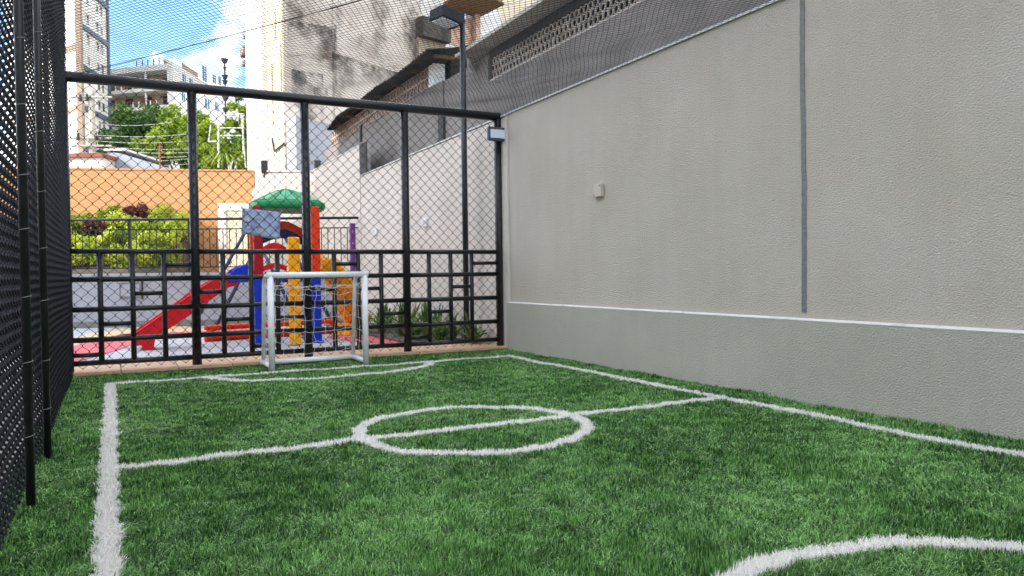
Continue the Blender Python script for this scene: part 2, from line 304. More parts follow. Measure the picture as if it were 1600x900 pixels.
# ------------------------------------------------------------------ chain link
def chainlink(name, parent, origin, U, Wd, z0, z1, diag, wire, nrm, bulge=0., ns=5, amp=.7):
    """woven zig-zag wires with rounded bends; U runs along the fence, nrm across it"""
    h = diag/2; ncol = int(round(Wd/h)); rows = int((z1-z0)/h)
    U = np.array(U, float); nrm = np.array(nrm, float); O = np.array(origin, float); vs = []; fs = []; k = 0
    for c in range(ncol):
        us, zs, ds = [], [], []
        for r in range(rows+1):
            side = (r+c) % 2; e = h*.06
            ub = c*h+(h+e if side else -e); dd = wire*amp*(1 if side else -1); inn = -1 if side else 1
            if r > 0: us.append(ub+inn*h*.13); zs.append(z0+r*h-h*.15); ds.append(dd*.6)
            us.append(ub); zs.append(z0+r*h); ds.append(dd*1.25 if r % 2 else dd*.9)
            if r < rows: us.append(ub+inn*h*.13); zs.append(z0+r*h+h*.15); ds.append(dd*.6)
        us, zs, ds = np.array(us), np.array(zs), np.array(ds)
        bl = bulge*(np.sin(us*2.1+zs*1.3)+.6*np.sin(us*.9-zs*2.4+1)); n = len(us)
        P = O+us[:, None]*U+(ds+bl)[:, None]*nrm+zs[:, None]*np.array([0, 0, 1.])
        an = 2*PI*np.arange(ns)/ns; ring = (np.cos(an)[:, None]*nrm+np.sin(an)[:, None]*U*1.2)*wire*.5
        vs.append((P[:, None, :]+ring[None]).reshape(-1, 3))
        a_ = np.arange(n-1)[:, None]*ns; q = np.arange(ns)[None]; q2 = (q+1) % ns
        fs.append(np.stack([k+a_+q, k+a_+q2, k+a_+ns+q2, k+a_+ns+q], -1).reshape(-1, 4)); k += n*ns
    mb = MB(); mb.v = [tuple(v) for v in np.concatenate(vs)]; mb.f = [tuple(int(i) for i in f) for f in np.concatenate(fs)]
    return mb.build(name, 'wire', parent, smooth=True)
K = FY/9.081
def zf(z): return 1+(z-1)*K
POST = [x*K for x in (.811, 2.04, 3.279)]+[4.625]
RZ = [zf(z) for z in (1.296, 1.002, .687, .369, .126)]; ZT = zf(3.1)
F = thing('mesh_fence', (2.1, FY, 0), 'black steel fence with chain-link panels and stepped lower bars behind the small goal', 'fence')
for x in POST[:3]:
    MB().tube([(x, FY, -.05), (x, FY, ZT-.05)], .05, 14).build('post', 'black', F, smooth=True)
p = MB().tube([(4.625, FY, -.05), (4.625, FY, ZT+.05)], .05, 14).build('post', 'black', F, smooth=True)
MB().tube([(-.42, FY, -.05), (-.42, FY, ZT+.05)], .045, 14).build('post', 'black', F, smooth=True)
MB().tube([(-.46, FY, ZT), (4.66, FY, ZT)], .056, 14).build('top_rail', 'black', F, smooth=True)
edges = [-.42]+POST
for z in RZ:
    for a in range(4): MB().tube([(edges[a]+.04, FY, z), (edges[a+1]-.04, FY, z)], .03, 10).build('rail', 'black', F, smooth=True)
ZIG = [[4, 3, 2, 1], [2, 3, 4, 3], [2, 1, 2, 3], [4, 3, 2, 1]]
STI = [[-.12, .185, .495], [1.1, 1.4, 1.695], [2.36, 2.655, 2.945], [3.58, 3.88, 4.18]]
for a in range(4):
    xs = [edges[a]]+[x*K for x in STI[a]]+[edges[a+1]]
    for x in xs[1:4]: MB().tube([(x, FY, RZ[4]), (x, FY, RZ[0])], .029, 10).build('upright', 'black', F, smooth=True)
    for c in range(4):
        r = ZIG[a][c]; z = (RZ[r-1]+RZ[r])/2 if r < 4 else RZ[4]+.085
        MB().tube([(xs[c]+.02, FY, z), (xs[c+1]-.02, FY, z)], .025, 10).build('short_bar', 'black', F, smooth=True)
chainlink('chain_link', F, (-.42, FY-.062, 0), (1, 0, 0), 5.04, .06, ZT-.03, .124, .0074, (0, 1, 0), .002)
# left fence
L = thing('side_mesh_fence', (XL, 5, 0), 'tall black chain-link fence running along the left edge of the pitch', 'fence')
ZL = 4.7
LP = [.1, 2.0, 4.03, 5.04, 7.03, 8.95]
for i, y in enumerate(LP):
    XP = XL+.012 if i in (2, 3) else XL-.075
    p = MB().tube([(XP, y, -.05), (XP, y, ZL)], .0195, 12).build('post', 'black', L, smooth=True)
    for z in np.arange(.3, ZL-.1, .3):
        t = MB(); zz = z+random.uniform(-.05, .05); t.tube([(XP+.0215*math.cos(q), y+.0215*math.sin(q), zz+.004*q) for q in np.linspace(-2.4, 2.4, 9)], .0022, 5); t.build('wire_tie', 'dkgrey', p)
MB().tube([(XL, -2, ZL), (XL, 9.1, ZL)], .03, 12).build('top_rail', 'black', L, smooth=True)
chainlink('chain_link', L, (XL-.035, -1.0, 0), (0, 1, 0), 10.12, -.02, ZL, .1, .0105, (1, 0, 0), .006, 6, .8)
# ------------------------------------------------------------------ overhead net
def netting():
    vs = []; fs = []; k = 0
    x0, x1, y0, y1 = -.36, XR-.01, -1.0, FY-.02; z0 = ZT+.01; sp = .052
    def zed(x, y):
        ex = min(x-x0, x1-x, y1-y); return z0-.05*math.sin(PI*(x-x0)/(x1-x0))*(.7+.3*math.sin(y*1.3))-.012*math.sin(7*x+2*math.sin(3*y))*min(1, max(0, ex)*3)
    def wob(x, y): return .012*math.sin(5*y+3*x)+.012*math.sin(2.3*x-4.1*y+1)
    for fam in (1, -1):
        lo = x0-(y1 if fam > 0 else -y0); c = -14.
        while c < 14.:
            # x = c + fam*.62*y
            a = []; s = .62*fam
            ya, yb = y0, y1
            # clip x range
            for (xx) in (x0, x1):
                yy = (xx-c)/s
                if (s > 0) == (xx == x0): ya = max(ya, yy)
                else: yb = min(yb, yy)
            if yb-ya > .05:
                n = max(3, int((yb-ya)/.28)+1)
                for t in np.linspace(ya, yb, n):
                    xx = c+s*t; e = min(1, 4*max(0, min(xx-x0, x1-xx, y1-t)))
                    xw = xx+wob(xx, t)*e; a.append((xw, t, zed(xw, t)))
                r = .0022
                for p in a:
                    for q in range(3):
                        an = 2*PI*q/3+.5; vs.append((p[0]+r*1.2*math.cos(an), p[1], p[2]+r*math.sin(an)))
                for i in range(len(a)-1):
                    for q in range(3): fs.append((k+i*3+q, k+i*3+(q+1) % 3, k+(i+1)*3+(q+1) % 3, k+(i+1)*3+q))
                k += len(a)*3
            c += sp
    mb = MB(); mb.v = vs; mb.f = fs; o = mb.build('overhead_net', 'net')
    return tag(o, 'fine dark safety net stretched like a ceiling over the whole pitch', 'net')
netting()
cb = MB(); P0, P1 = hitZ(117, 112, ZT-.03), hitZ(540, -4, ZT-.03)
cb.tube([Vector((-.36, FY-.1, ZT-.02)).lerp(Vector((P1.x+1.2, P1.y-1.9, ZT-.02)), t)-Vector((0, 0, .03*math.sin(PI*t))) for t in np.linspace(0, 1, 16)], .004, 5)
tag(cb.build('support_cable', 'darkwire'), 'thin dark cable crossing diagonally under the overhead net', 'cable')
# ------------------------------------------------------------------ goal
GX0, GX1, GY = 1.5, 2.54, 8.43
g = thing('football_goal', (2.02, GY, 0), 'small white football goal with a loose net at the far end', 'goal')
R_ = .033; GT = 1.02; GB = 8.96; GM = 8.82
MB().tube([(GX0, GY, -.03), (GX0, GY, GT)], R_, 14).build('post', 'goalwhite', g, smooth=True)
MB().tube([(GX1, GY, -.03), (GX1, GY, GT)], R_, 14).build('post', 'goalwhite', g, smooth=True)
MB().tube([(GX0-.037, GY, GT), (GX1+.037, GY, GT)], R_, 14).build('crossbar', 'goalwhite', g, smooth=True)
for x in (GX0, GX1):
    MB().tube([(x, GY+.02, .03), (x, GB, .03)], .03, 12).build('side_bar', 'goalwhite', g, smooth=True)
    MB().tube([(x, GY+.02, GT), (x, GM-.1, GT-.01), (x, GM-.02, GT-.05), (x, GM+.02, GT-.14), (x, GB, .03)], .022, 10).build('back_stay', 'goalwhite', g, smooth=True)
MB().tube([(GX0-.03, GB, .03), (GX1+.03, GB, .03)], .03, 12).build('base_bar', 'goalwhite', g, smooth=True)
gn = MB(); nu, nv = 9, 11
prof = [(GY+.02, GT-.03), (GY+.16, GT-.1), (GY+.3, GT-.13), (GM-.04, GT-.1), (GM+.03, .82), (GM+.06, .68), (GM+.05, .54), (GM+.09, .4), (GM+.08, .27), (GM+.12, .14), (GB+.01, .04)]
grid = [[Vector((GX0+(GX1-GX0)*i/nu+random.uniform(-.02, .02)*(0 < i < nu), prof[k][0]+random.uniform(-.015, .015)*(0 < k), prof[k][1]+random.uniform(-.02, .02)*(0 < k < 10)-.03*math.sin(PI*i/nu)*(0 < k < 10))) for i in range(nu+1)] for k in range(nv)]
def sag(a, b, s): return [a.lerp(b, t)-Vector((0, 0, s*math.sin(PI*t))) for t in (0, .33, .67, 1)]
for k in range(nv):
    for i in range(nu):
        if k: gn.tube(sag(grid[k][i], grid[k][i+1], random.uniform(.004, .018)), .002, 4, False)
for i in range(nu+1):
    for k in range(nv-1): gn.tube([grid[k][i], (grid[k][i]+grid[k+1][i])/2+Vector((random.uniform(-.01, .01), 0, 0)), grid[k+1][i]], .002, 4, False)
for x in (GX0, GX1):
    for k in range(2, nv-1):
        a = Vector((x, GY+.02, prof[k][1]-.02)); gn.tube(sag(a, Vector((x, prof[k][0], prof[k][1])), .02), .002, 4, False)
    for t in (.3, .65): gn.tube([(x+random.uniform(-.012, .012), GY+(.4*t), z) for z in np.linspace(.04, .93, 8)], .002, 4, False)
gn.build('net', 'cord', g)
# ------------------------------------------------------------------ floodlight, sign, lamp post
fl = thing('floodlight', (4.6, FY-.1, 2.87), 'grey rectangular floodlight with pale lens on the corner fence post', 'floodlight')
q0 = hitY(763, 197, FY-.14); q1 = hitY(802, 222, FY-.14)
x0, x1, z0, z1 = q0.x, q1.x, q1.z, q0.z
MB().box(x0, x1, FY-.14, FY-.09, z0, z1).build('housing', 'floodbody', fl, bevel=.012)
MB().box(x0+.03, x1-.03, FY-.149, FY-.139, z0+.035, z1-.035).build('lens', 'lens', fl, bevel=.006)
for k in range(7):
    xx = x0+.05+(x1-x0-.1)*k/6; MB().box(xx-.006, xx+.006, FY-.089, FY-.07, z0+.03, z1-.03).build('cooling_fin', 'floodbody', fl)
MB().box(4.59, 4.66, FY-.088, FY-.05, z0+.07, z0+.13).build('bracket', 'floodbody', fl)
sg = thing('notice_sheet', (1.53, FY-.09, 1.47), 'pale blue printed plastic sheet tied to the fence left of the middle post', 'sheet')
c4 = [hitY(x, y, FY-.05) for x, y in ((377, 366), (437, 373), (439, 331), (379, 325))]
sm = MB(); n = 8; vv = []; ff = []
for a in range(n+1):
    for b in range(n+1):
        s, t = a/n, b/n; q = (c4[0]*(1-s)+c4[1]*s)*(1-t)+(c4[3]*(1-s)+c4[2]*s)*t
        vv.append((q.x, FY-.045+.008*math.sin(5*s+3*t), q.z+.008*math.sin(6*s)*(1-t)))
for a in range(n):
    for b in range(n): k = a*(n+1)+b; ff.append((k, k+n+1, k+n+2, k+1))
sm.add(vv, ff)
ms = mat('printed_sheet', srgb(150, 168, 206), srgb(186, 198, 222), scale=9, rough=.4, c3=srgb(120, 136, 184), s3=14, r3=(.5, .62)); M['sheet'] = ms
so_ = sm.build('sheet', 'sheet', sg, smooth=True); sd = so_.modifiers.new('solid', 'SOLIDIFY'); sd.thickness = .003
for (s, t) in ((.12, .6), (.3, .74), (.45, .45), (.16, .34)):
    q = (c4[0]*(1-s)+c4[1]*s)*(1-t)+(c4[3]*(1-s)+c4[2]*s)*t
    MB().box(q.x-.028, q.x+.028, FY-.0575, FY-.0555, q.z-.028, q.z+.028).build('printed_panel', mat('print_pale', srgb(206, 210, 224), srgb(150, 150, 190), scale=30, rough=.4), sg)
for q in c4: MB().tube([(q.x, FY-.05, q.z), (q.x+.01, FY-.066, q.z+.02)], .003, 5).build('tie', 'cord', sg)
lx, ly = 4.45, 9.86
lp = thing('lamp_post', (lx, ly, 0), 'tall black lamp post with a box-shaped lantern behind the fence', 'lamp post')
ztop = at(727, 34, (Vector((lx, ly, 1))-EYE).dot(CF)).z
MB().tube([(lx, ly, 0), (lx, ly, ztop)], .042, 14).build('pole', 'black', lp, smooth=True)
MB().box(lx-.1, lx+.1, ly-.1, ly+.1, 0, .02).build('base_plate', 'black', lp)
MB().tube([(lx, ly, ztop-.02), (lx, ly, ztop+.08)], .05, 14).build('collar', 'steel', lp, smooth=True)
a1 = Vector((lx, ly, ztop-.06)); a0 = at(713, 36, 10.72)
MB().tube([a1, a0.lerp(a1, -.1)], .03, 10).build('arm', 'black', lp, smooth=True)
hd = MB(); D0 = 10.72
# lantern: box along the arm, seen from below
ax = (at(684, 23, 10.5)-a0).normalized(); side = ax.cross(Vector((0, 0, 1))).normalized(); upv = side.cross(ax).normalized()
def LB(mb, l0, l1, w, h0, h1): return mb.hexa([a0+ax*l+side*s+upv*h for h in (h0, h1) for (l, s) in ((l0, -w), (l1, -w), (l1, w), (l0, w))])
LB(hd, -.02, .36, .16, -.06, .1).build('lantern', 'lampbody', lp, bevel=.012)
LB(MB(), .05, .33, .125, -.074, -.059).build('lens', M['lens'], lp)
# ------------------------------------------------------------------ plants along the wall behind the fence
def strap_plant(x, y, n, h, label, z=0.):
    root = thing('strap_leaf_plant', (x, y, z), label, 'plant', 'leafy plants in the bed along the wall')
    vs = []; fs = []; tn = []
    for k in range(n):
        a = random.uniform(0, 2*PI); l = h*random.uniform(.55, 1.1); w = random.uniform(.018, .032); lean = random.uniform(.2, 1.0)
        d = Vector((math.cos(a), math.sin(a), 0)); s = Vector((-d.y, d.x, 0)); b = Vector((random.uniform(-.05, .05), random.uniform(-.05, .05), 0)); k0 = len(vs)
        hz = random.uniform(0, .4)*h
        for i in range(6):
            t = i/5; p = b+Vector((0, 0, hz*.5))+d*(l*lean*t*.75)+Vector((0, 0, l*(t*(1-.35*lean)-.5*lean*t*t))); ww = w*(math.sin(PI*min(.97, .12+.86*t)))
            vs += [p-s*ww+Vector((0, 0, ww*.4)), p, p+s*ww+Vector((0, 0, ww*.4))]
        for i in range(5):
            q = k0+i*3; fs += [(q, q+1, q+4, q+3), (q+1, q+2, q+5, q+4)]; v = random.random(); tn += [v, v]
    me = bpy.data.meshes.new('leaves'); me.from_pydata([tuple(v) for v in vs], [], fs); me.update()
    a_ = me.attributes.new('tint', 'FLOAT', 'FACE'); a_.data.foreach_set('value', tn)
    link('leaves', me, 'leaf_strap', root, smooth=True); MB().tube([Vector((x, y, z-.02)), Vector((x+.01, y, z+.3*h))], [.018, .01], 6).build('stem', 'bark', root)
bed = tag(MB().box(3.75, 4.655, 9.99, 15.3, -.05, .03).build('planting_bed', 'ground'), kind='structure')
spots = [(4.45, 9.62, 26, .55, 'dark leafy plant squeezed between the corner post and the wall'), (4.2, 10.25, 40, .62, 'leafy plant at the foot of the lamp post, to its left'), (4.5, 10.5, 36, .6, 'leafy plant at the foot of the lamp post, against the wall'),
         (4.0, 10.7, 40, .5, 'low leafy plant at the outer edge of the bed near the lamp post'), (4.35, 11.1, 44, .75, 'tallest leafy plant of the bed, behind the lamp post'), (4.1, 11.6, 40, .6, 'bushy plant right behind the third fence post'),
         (4.4, 12.1, 40, .7, 'leafy plant against the beige wall beyond the third fence post'), (4.05, 12.5, 40, .6, 'leafy plant left of the third fence post near the goal'), (4.35, 13.1, 40, .7, 'leafy plant just right of the goal seen through the fence'), (4.1, 13.8, 36, .6, 'farthest leafy plant at the end of the bed')]
for s in spots: strap_plant(*s)
# ------------------------------------------------------------------ play tower
pt = thing('play_tower', (2.3, 12.0, 0), 'colourful plastic play tower with green roof, red slide and yellow slide', 'play tower')
PF = {'FL': (1.9, 11.65), 'FR': (2.72, 11.55), 'BL': (1.98, 12.5), 'BR': (2.8, 12.4)}
ZP = 1.0; ZR = 2.06
for k, (x, y) in PF.items():
    upc = {'FL': 'dkred', 'FR': 'orange', 'BL': 'orange', 'BR': 'orange'}[k]; lo = 'orange' if k == 'BL' else 'blue'
    MB().box(x-.065, x+.065, y-.065, y+.065, ZP+.02, ZR).build('post', upc, pt, bevel=.02)
    q = MB().box(x-.067, x+.067, y-.067, y+.067, .0, ZP+.018).build('post', lo, pt, bevel=.02)
    MB().box(x-.1, x+.1, y-.1, y+.1, .001, .035).build('foot', lo, q, bevel=.012)
MB().hexa([(1.84, 11.66, .92), (2.78, 11.56, .92), (2.86, 12.42, .92), (1.92, 12.52, .92), (1.84, 11.66, 1.03), (2.78, 11.56, 1.03), (2.86, 12.42, 1.03), (1.92, 12.52, 1.03)]).build('platform', 'blue', pt, bevel=.02)
# domed roof: lower green skirt and pale ribbed cap
cx, cy = 2.4, 12.02; rf = MB(); n = 32; rings = [(0.72, 2.02), (.74, 2.05), (.735, 2.11), (.66, 2.15), (.46, 2.23), (.24, 2.3), (.06, 2.34)]
vv = []; ff = []
for (r, z) in rings:
    for k in range(n):
        q = 2*PI*k/n+.12; cs, sn = math.cos(q), math.sin(q); e = 1/max(abs(cs), abs(sn)); e = 1+(e-1)*.62  # rounded square
        vv.append((cx+cs*r*e*.74, cy+sn*r*e*.74, z))
for a in range(len(rings)-1):
    for k in range(n): ff.append((a*n+k, a*n+(k+1) % n, (a+1)*n+(k+1) % n, (a+1)*n+k))
ff += [tuple(range(n-1, -1, -1)), tuple((len(rings)-1)*n+k for k in range(n))]
rf.add(vv, ff); rfo = rf.build('roof', 'green', pt, smooth=True)
cpv = MB()
for k in range(n):
    if k % 4 == 0: continue
    for a in range(3, len(rings)-1):
        quad = [Vector(vv[i]) for i in (a*n+k, a*n+(k+1) % n, (a+1)*n+(k+1) % n, (a+1)*n+k)]; cpv.add([q+Vector((0, 0, .008)) for q in quad], [(0, 1, 2, 3)])
cpv.build('roof_panel', 'mint', rfo)
rb = MB()
for k in range(8):
    q = 2*PI*k/8+.12+PI/8; e = 1/max(abs(math.cos(q)), abs(math.sin(q))); e = 1+(e-1)*.62
    pts = [(cx+math.cos(q)*r*e*.74, cy+math.sin(q)*r*e*.74, z+.006) for r, z in rings[2:]]
    MB().tube(pts, .018, 6).build('rib', 'mint', rfo, smooth=True)
def arch(name, material, A, B, z0, rise, thick, depth):
    A = Vector(A); B = Vector(B); m = MB(); n = 14; nn = (B-A).cross(Vector((0, 0, 1))).normalized()*depth
    lo = [A.lerp(B, t)+Vector((0, 0, z0+rise*math.sin(PI*t))) for t in np.linspace(0, 1, n)]; hi = [p+Vector((0, 0, thick)) for p in lo]
    for i in range(n-1): m.hexa([lo[i], lo[i+1], lo[i+1]+nn, lo[i]+nn, hi[i], hi[i+1], hi[i+1]+nn, hi[i]+nn])
    return m.build(name, material, pt)
arch('guard_arch', 'red', (1.96, 11.64, 0), (2.3, 11.6, 0), 1.35, .07, .09, .05)
arch('guard_arch', 'red', (1.96, 11.64, 0), (2.3, 11.6, 0), 1.08, .05, .08, .05)
arch('hood_arch', 'orange', (2.06, 12.46, 0), (2.74, 12.4, 0), 1.62, .14, .13, .06)
arch('hood_arch', 'navy', (2.06, 12.5, 0), (2.74, 12.44, 0), 1.5, .12, .14, .05)
# yellow climbing board with pegs
yb = MB().box(2.25, 2.42, 11.2, 11.27, 0, 1.58).build('climbing_board', 'yellow', pt, bevel=.025)
for z in (.88,):
    sx = -1; MB().tube([(2.335+sx*.03, 11.22, z), (2.335+sx*.15, 11.2, z+.01)], [.04, .022], 8).build('peg', 'yellow', yb, smooth=True)
MB().box(2.27, 2.4, 11.272, 11.56, .97, 1.02).build('board_bracket', 'yellow', pt)
# red slide: traced side profile, two side walls and a bed
def SP(px, py, Y): v = hitY(px, py, Y); return (v.x, v.z)
topL = [SP(x, y, 11.72) for x, y in ((211, 523), (240, 503), (284, 472), (312, 452), (338, 437), (356, 430), (372, 430))]
botL = [SP(x, y, 11.72) for x, y in ((372, 445), (358, 449), (330, 468), (296, 493), (264, 514), (243, 528))]
sl_ = None
prof_side = topL+botL
foot_pts = [SP(x, y, 11.72) for x, y in ((240, 547), (223, 547), (222, 540), (213, 540), (212, 547), (207, 547), (208, 530))]
m = MB()
for Y in (11.72, 12.17): m.prism([(x, Y, max(z, .0)) for x, z in prof_side+foot_pts], (0, .035, 0))
sl_ = m.build('red_slide', 'red', pt, bevel=.008)
m = MB(); bed_pts = [(x+.03, z-.1) for x, z in topL[:1]]+[(x, z-.12) for x, z in topL[1:]]
for (p, q) in zip(bed_pts, bed_pts[1:]): m.hexa([(p[0], 11.756, p[1]-.02), (q[0], 11.756, q[1]-.02), (q[0], 12.168, q[1]-.02), (p[0], 12.168, p[1]-.02), (p[0], 11.756, p[1]), (q[0], 11.756, q[1]), (q[0], 12.168, q[1]), (p[0], 12.168, p[1])])
m.build('slide_bed', 'red', sl_)
m = MB()
for Y in (11.71, 12.16): m.tube([(x, Y+.02, z+.004) for x, z in topL], .018, 8)
m.build('slide_edge', 'red', sl_, smooth=True)
hood = [SP(x, y, 11.7) for x, y in ((355, 441), (357, 431), (366, 421), (380, 414), (392, 412), (404, 414), (404, 441))]
m = MB()
for Y in (11.7, 12.15): m.prism([(x, Y, z) for x, z in hood], (0, .05, 0))
m.box(hood[0][0], 1.85, 11.751, 12.149, .93, .98); m.build('slide_head', 'blue', pt, bevel=.012)
# yellow slide on the right: trough along a bent path
path = [Vector((2.84, 12.05, 1.02)), Vector((3.02, 12.1, 1.0)), Vector((3.2, 12.22, .85)), Vector((3.36, 12.4, .62)), Vector((3.52, 12.62, .38)), Vector((3.66, 12.84, .18)), Vector((3.8, 13.05, .13))]
m = MB(); ns = 9; vv = []
for i, p in enumerate(path):
    t = (path[min(i+1, 6)]-path[max(i-1, 0)]); t.z = 0; t.normalize(); s = Vector((t.y, -t.x, 0)); hgt = .3 if i < 2 else .2
    for k in range(ns):
        a = PI*k/(ns-1); vv.append(p+s*(-.24*math.cos(a))+Vector((0, 0, hgt*(1-math.sin(a))**.8-.02)))
ff = [(i*ns+k, i*ns+k+1, (i+1)*ns+k+1, (i+1)*ns+k) for i in range(len(path)-1) for k in range(ns-1)]
m.add(vv, ff); yo = m.build('yellow_slide', 'yellow', pt, smooth=True); sd = yo.modifiers.new('solid', 'SOLIDIFY'); sd.thickness = .035; sd.offset = 0
MB().prism([(3.6, 12.6, 0), (3.86, 12.96, 0), (3.8, 13.0, .13), (3.62, 12.72, .2)], (-.28, .2, 0)).build('slide_foot', 'yellow', yo, bevel=.01)
arch('slide_hood', 'yellow', (2.86, 11.7, 0), (2.92, 12.42, 0), 1.1, .14, .16, .05)
# low red double beam behind the tower
bm_ = thing('balance_beam', (2.3, 12.95, 0), 'low orange-red plastic double beam on the floor behind the play tower', 'play beam')
A_ = Vector((1.25, 12.75, 0)); B_ = Vector((3.5, 13.25, 0))
for z, nm in ((.045, 'beam'), (.215, 'beam')):
    MB().tube([A_+Vector((0, 0, z)), A_.lerp(B_, .04)+Vector((0, 0, z)), B_.lerp(A_, .04)+Vector((0, 0, z)), B_+Vector((0, 0, z))], [.03, .045, .045, .03], 10).build(nm, 'orange', bm_, smooth=True)
for t in (.04, .35, .66, .96):
    q = A_.lerp(B_, t); MB().tube([q, q+Vector((0, 0, .22))], [.09, .04], 10).build('support', 'orange', bm_, smooth=True)
# swing frame
sw = thing('swing_frame', (2.5, 15.2, 0), 'dark blue tube swing frame standing behind the play tower', 'swing')
ap1, ap2 = at(390, 350, 15.1), at(426, 335, 14.2)
for a, feet in ((ap1, ((300, 512), (470, 512))), (ap2, ((334, 518), (525, 515)))):
    for f in feet:
        q = hitZ(*f); MB().tube([a, q], .034, 10).build('leg', 'bluesteel', sw, smooth=True)
MB().tube([ap1+(ap1-ap2)*.08, ap2+(ap2-ap1)*.08], .04, 10).build('top_beam', 'bluesteel', sw, smooth=True)
for t in (.3, .7):
    q = ap1.lerp(ap2, t)
    MB().tube([q, q-Vector((0, 0, 1.35))], .006, 5).build('chain', 'steel', sw)
q = ap1.lerp(ap2, .5)-Vector((0, 0, 1.37)); MB().box(q.x-.2, q.x+.2, q.y-.2, q.y+.2, q.z-.02, q.z+.02).build('seat', 'navy', sw, bevel=.01)
pp = at(552, 440, 13.2)
pu = thing('purple_post', (pp.x, pp.y, 0), 'flat purple plastic post beside the yellow slide', 'post'); zt = at(552, 349, 13.2).z
MB().box(pp.x-.045, pp.x+.045, pp.y-.045, pp.y+.045, 0, zt).build('post', 'purple', pu, bevel=.012)
for z in (zt-.15, zt-.35): MB().tube([(pp.x-.01, pp.y-.044, z), (pp.x-.01, pp.y-.055, z)], .014, 8).build('bolt', 'steel', pu)
# ------------------------------------------------------------------ raised terrace, railing, garden
T0, T1 = Vector((-2.4, 18.82, 0)), Vector((4.64, 15.72, 0))
TF = Face(T0, T1)
tw = thing('terrace_wall', TF.p(TF.L/2, 0, 0), 'grey retaining wall with pale coping below the black railing', 'wall')
m = MB(); TF.box(m, 0, TF.L, -.05, 1.06, -.2, 0); m.build('wall_face', 'greywall', tw)
m = MB(); TF.box(m, 0, TF.L, 1.062, 1.12, -.22, .03); m.build('coping', 'greywall', tw)
m = MB(); TF.box(m, 0, TF.L, .0, .13, .001, .012); m.build('skirting', 'dkgrey', tw)
u0, z0 = TF.px(188, 466); u1, z1 = TF.px(222, 441)
pb = thing('wall_panel', TF.p(u0, .03, z0), 'grey rectangular service panel on the retaining wall at left', 'panel')
m = MB(); TF.box(m, u0, u1, z0, z1, .001, .04); m.build('panel', 'dkgrey', pb, bevel=.006)
m = MB(); TF.box(m, u0+.04, u1-.04, z0+.04, z1-.04, .041, .047); m.build('cover', 'greywall', pb)
m = MB(); TF.box(m, u1+.0, u1+.02, z0-.02, z1+.02, .001, .05); m.build('edge_strip', 'black', pb)
rl = thing('terrace_railing', TF.p(TF.L/2, -.1, 1.12), 'black metal railing with thin bars on top of the retaining wall', 'railing')
m = MB(); m.tube([TF.p(0, -.1, 2.24), TF.p(TF.L, -.1, 2.24)], .028, 8); m.build('handrail', 'black', rl, smooth=True)
for z in (2.03, 1.23): m = MB(); TF.box(m, 0, TF.L, z-.012, z+.012, -.112, -.088); m.build('rail', 'black', rl)
u = .5
while u < TF.L: m = MB(); TF.box(m, u-.03, u+.03, 1.12, 2.215, -.13, -.07); m.build('post', 'black', rl); u += 1.22
u = .08
while u < TF.L-.02: m = MB(); TF.box(m, u-.008, u+.008, 1.243, 2.017, -.108, -.092); m.build('bar', 'black', rl); u += .136
# terrace ground, rising bed, tan wall
UW = Face(at(60, 300, 20.0), at(397, 300, 21.0))
tg = MB(); q = [TF.p(0, -.2, 1.05), TF.p(TF.L, -.2, 1.05), Vector((4.64, 19.8, 1.05)), UW.p(UW.L, .0, 1.05), UW.p(0, .0, 1.05), Vector((-3.6, 20.5, 1.05))]
tg.add(q, [tuple(range(6))]); tag(tg.build('terrace_ground', 'sand'), kind='structure')
gs = MB(); ue = UW.px(296, 320)[0]
gs.hexa([UW.p(-2, 2.6, 1.0), UW.p(ue, 2.6, 1.0), UW.p(ue, 0.01, 1.0), UW.p(-2, .01, 1.0), UW.p(-2, 2.55, 1.2), UW.p(ue, 2.55, 1.2), UW.p(ue, .01, 2.35), UW.p(-2, .01, 2.35)])
tag(gs.build('garden_slope', 'ground'), kind='structure')
uw = thing('tan_wall', UW.p(UW.L/2, 0, 0), 'sunlit tan brick-faced wall above the garden bed', 'wall')
zt = UW.px(200, 266)[1]
m = MB(); UW.box(m, -1.5, UW.L, 0, zt, -.25, 0); m.build('wall_face', 'tanwall', uw)
m = MB(); UW.box(m, -1.5, UW.L, zt+.002, zt+.05, -.27, .02); m.build('coping', 'tanwall', uw)
def shrub(u, d, z, r, h, kind, label, nl):
    c = UW.p(u, d, z); root = thing('garden_shrub', c, label, 'shrub', 'shrubs in the sunny garden bed')
    P, tn, cc = blob_points(nl, (c.x, c.y, z+h*.55), (r, r*.8, h*.5), 10, r*.42)
    P[:, 2] = np.maximum(P[:, 2], z+.02)
    leaf_mesh('foliage', P, rng.uniform(.055, .115, nl), kind, root, .5, tn)
    for k in range(3): MB().tube([(c.x, c.y, z-.05), tuple(cc[k])], [.02, .008], 5).build('stem', 'bark', root)
def slope_z(d): return 1.2+(2.35-1.2)*(2.55-d)/2.54
rows = [(2.3, .34, .55, 9), (1.5, .38, .6, 8), (.75, .4, .66, 8), (.25, .38, .72, 7)]
rn = ['front', 'second', 'third', 'back']; orde = ['first', 'second', 'third', 'fourth', 'fifth', 'sixth', 'seventh', 'eighth', 'ninth']
for ri, (d, r, h, n) in enumerate(rows):
    for k in range(n):
        u = .35+(ue-.5)*k/(n-1)+random.uniform(-.06, .06)
        if ri == 0 and k == 0 or ri == 2 and k == 3: kd, cn = 'leaf_red', 'dark burgundy'
        elif ri == 3 and k == 4: kd, cn, h_ = 'leaf_red', 'tall burgundy', .75
        else: kd, cn = ('leaf_lime', 'lime green') if (k*3+ri) % 4 else ('leaf_tree', 'mid green')
        shrub(u, d, slope_z(d)-.08, r*random.uniform(.9, 1.15), (.85 if (ri == 3 and k == 4) else h)*random.uniform(.9, 1.1), kd, '%s shrub, %s from the left in the %s row of the sunny garden bed' % (cn, orde[k], rn[ri]), 1300)
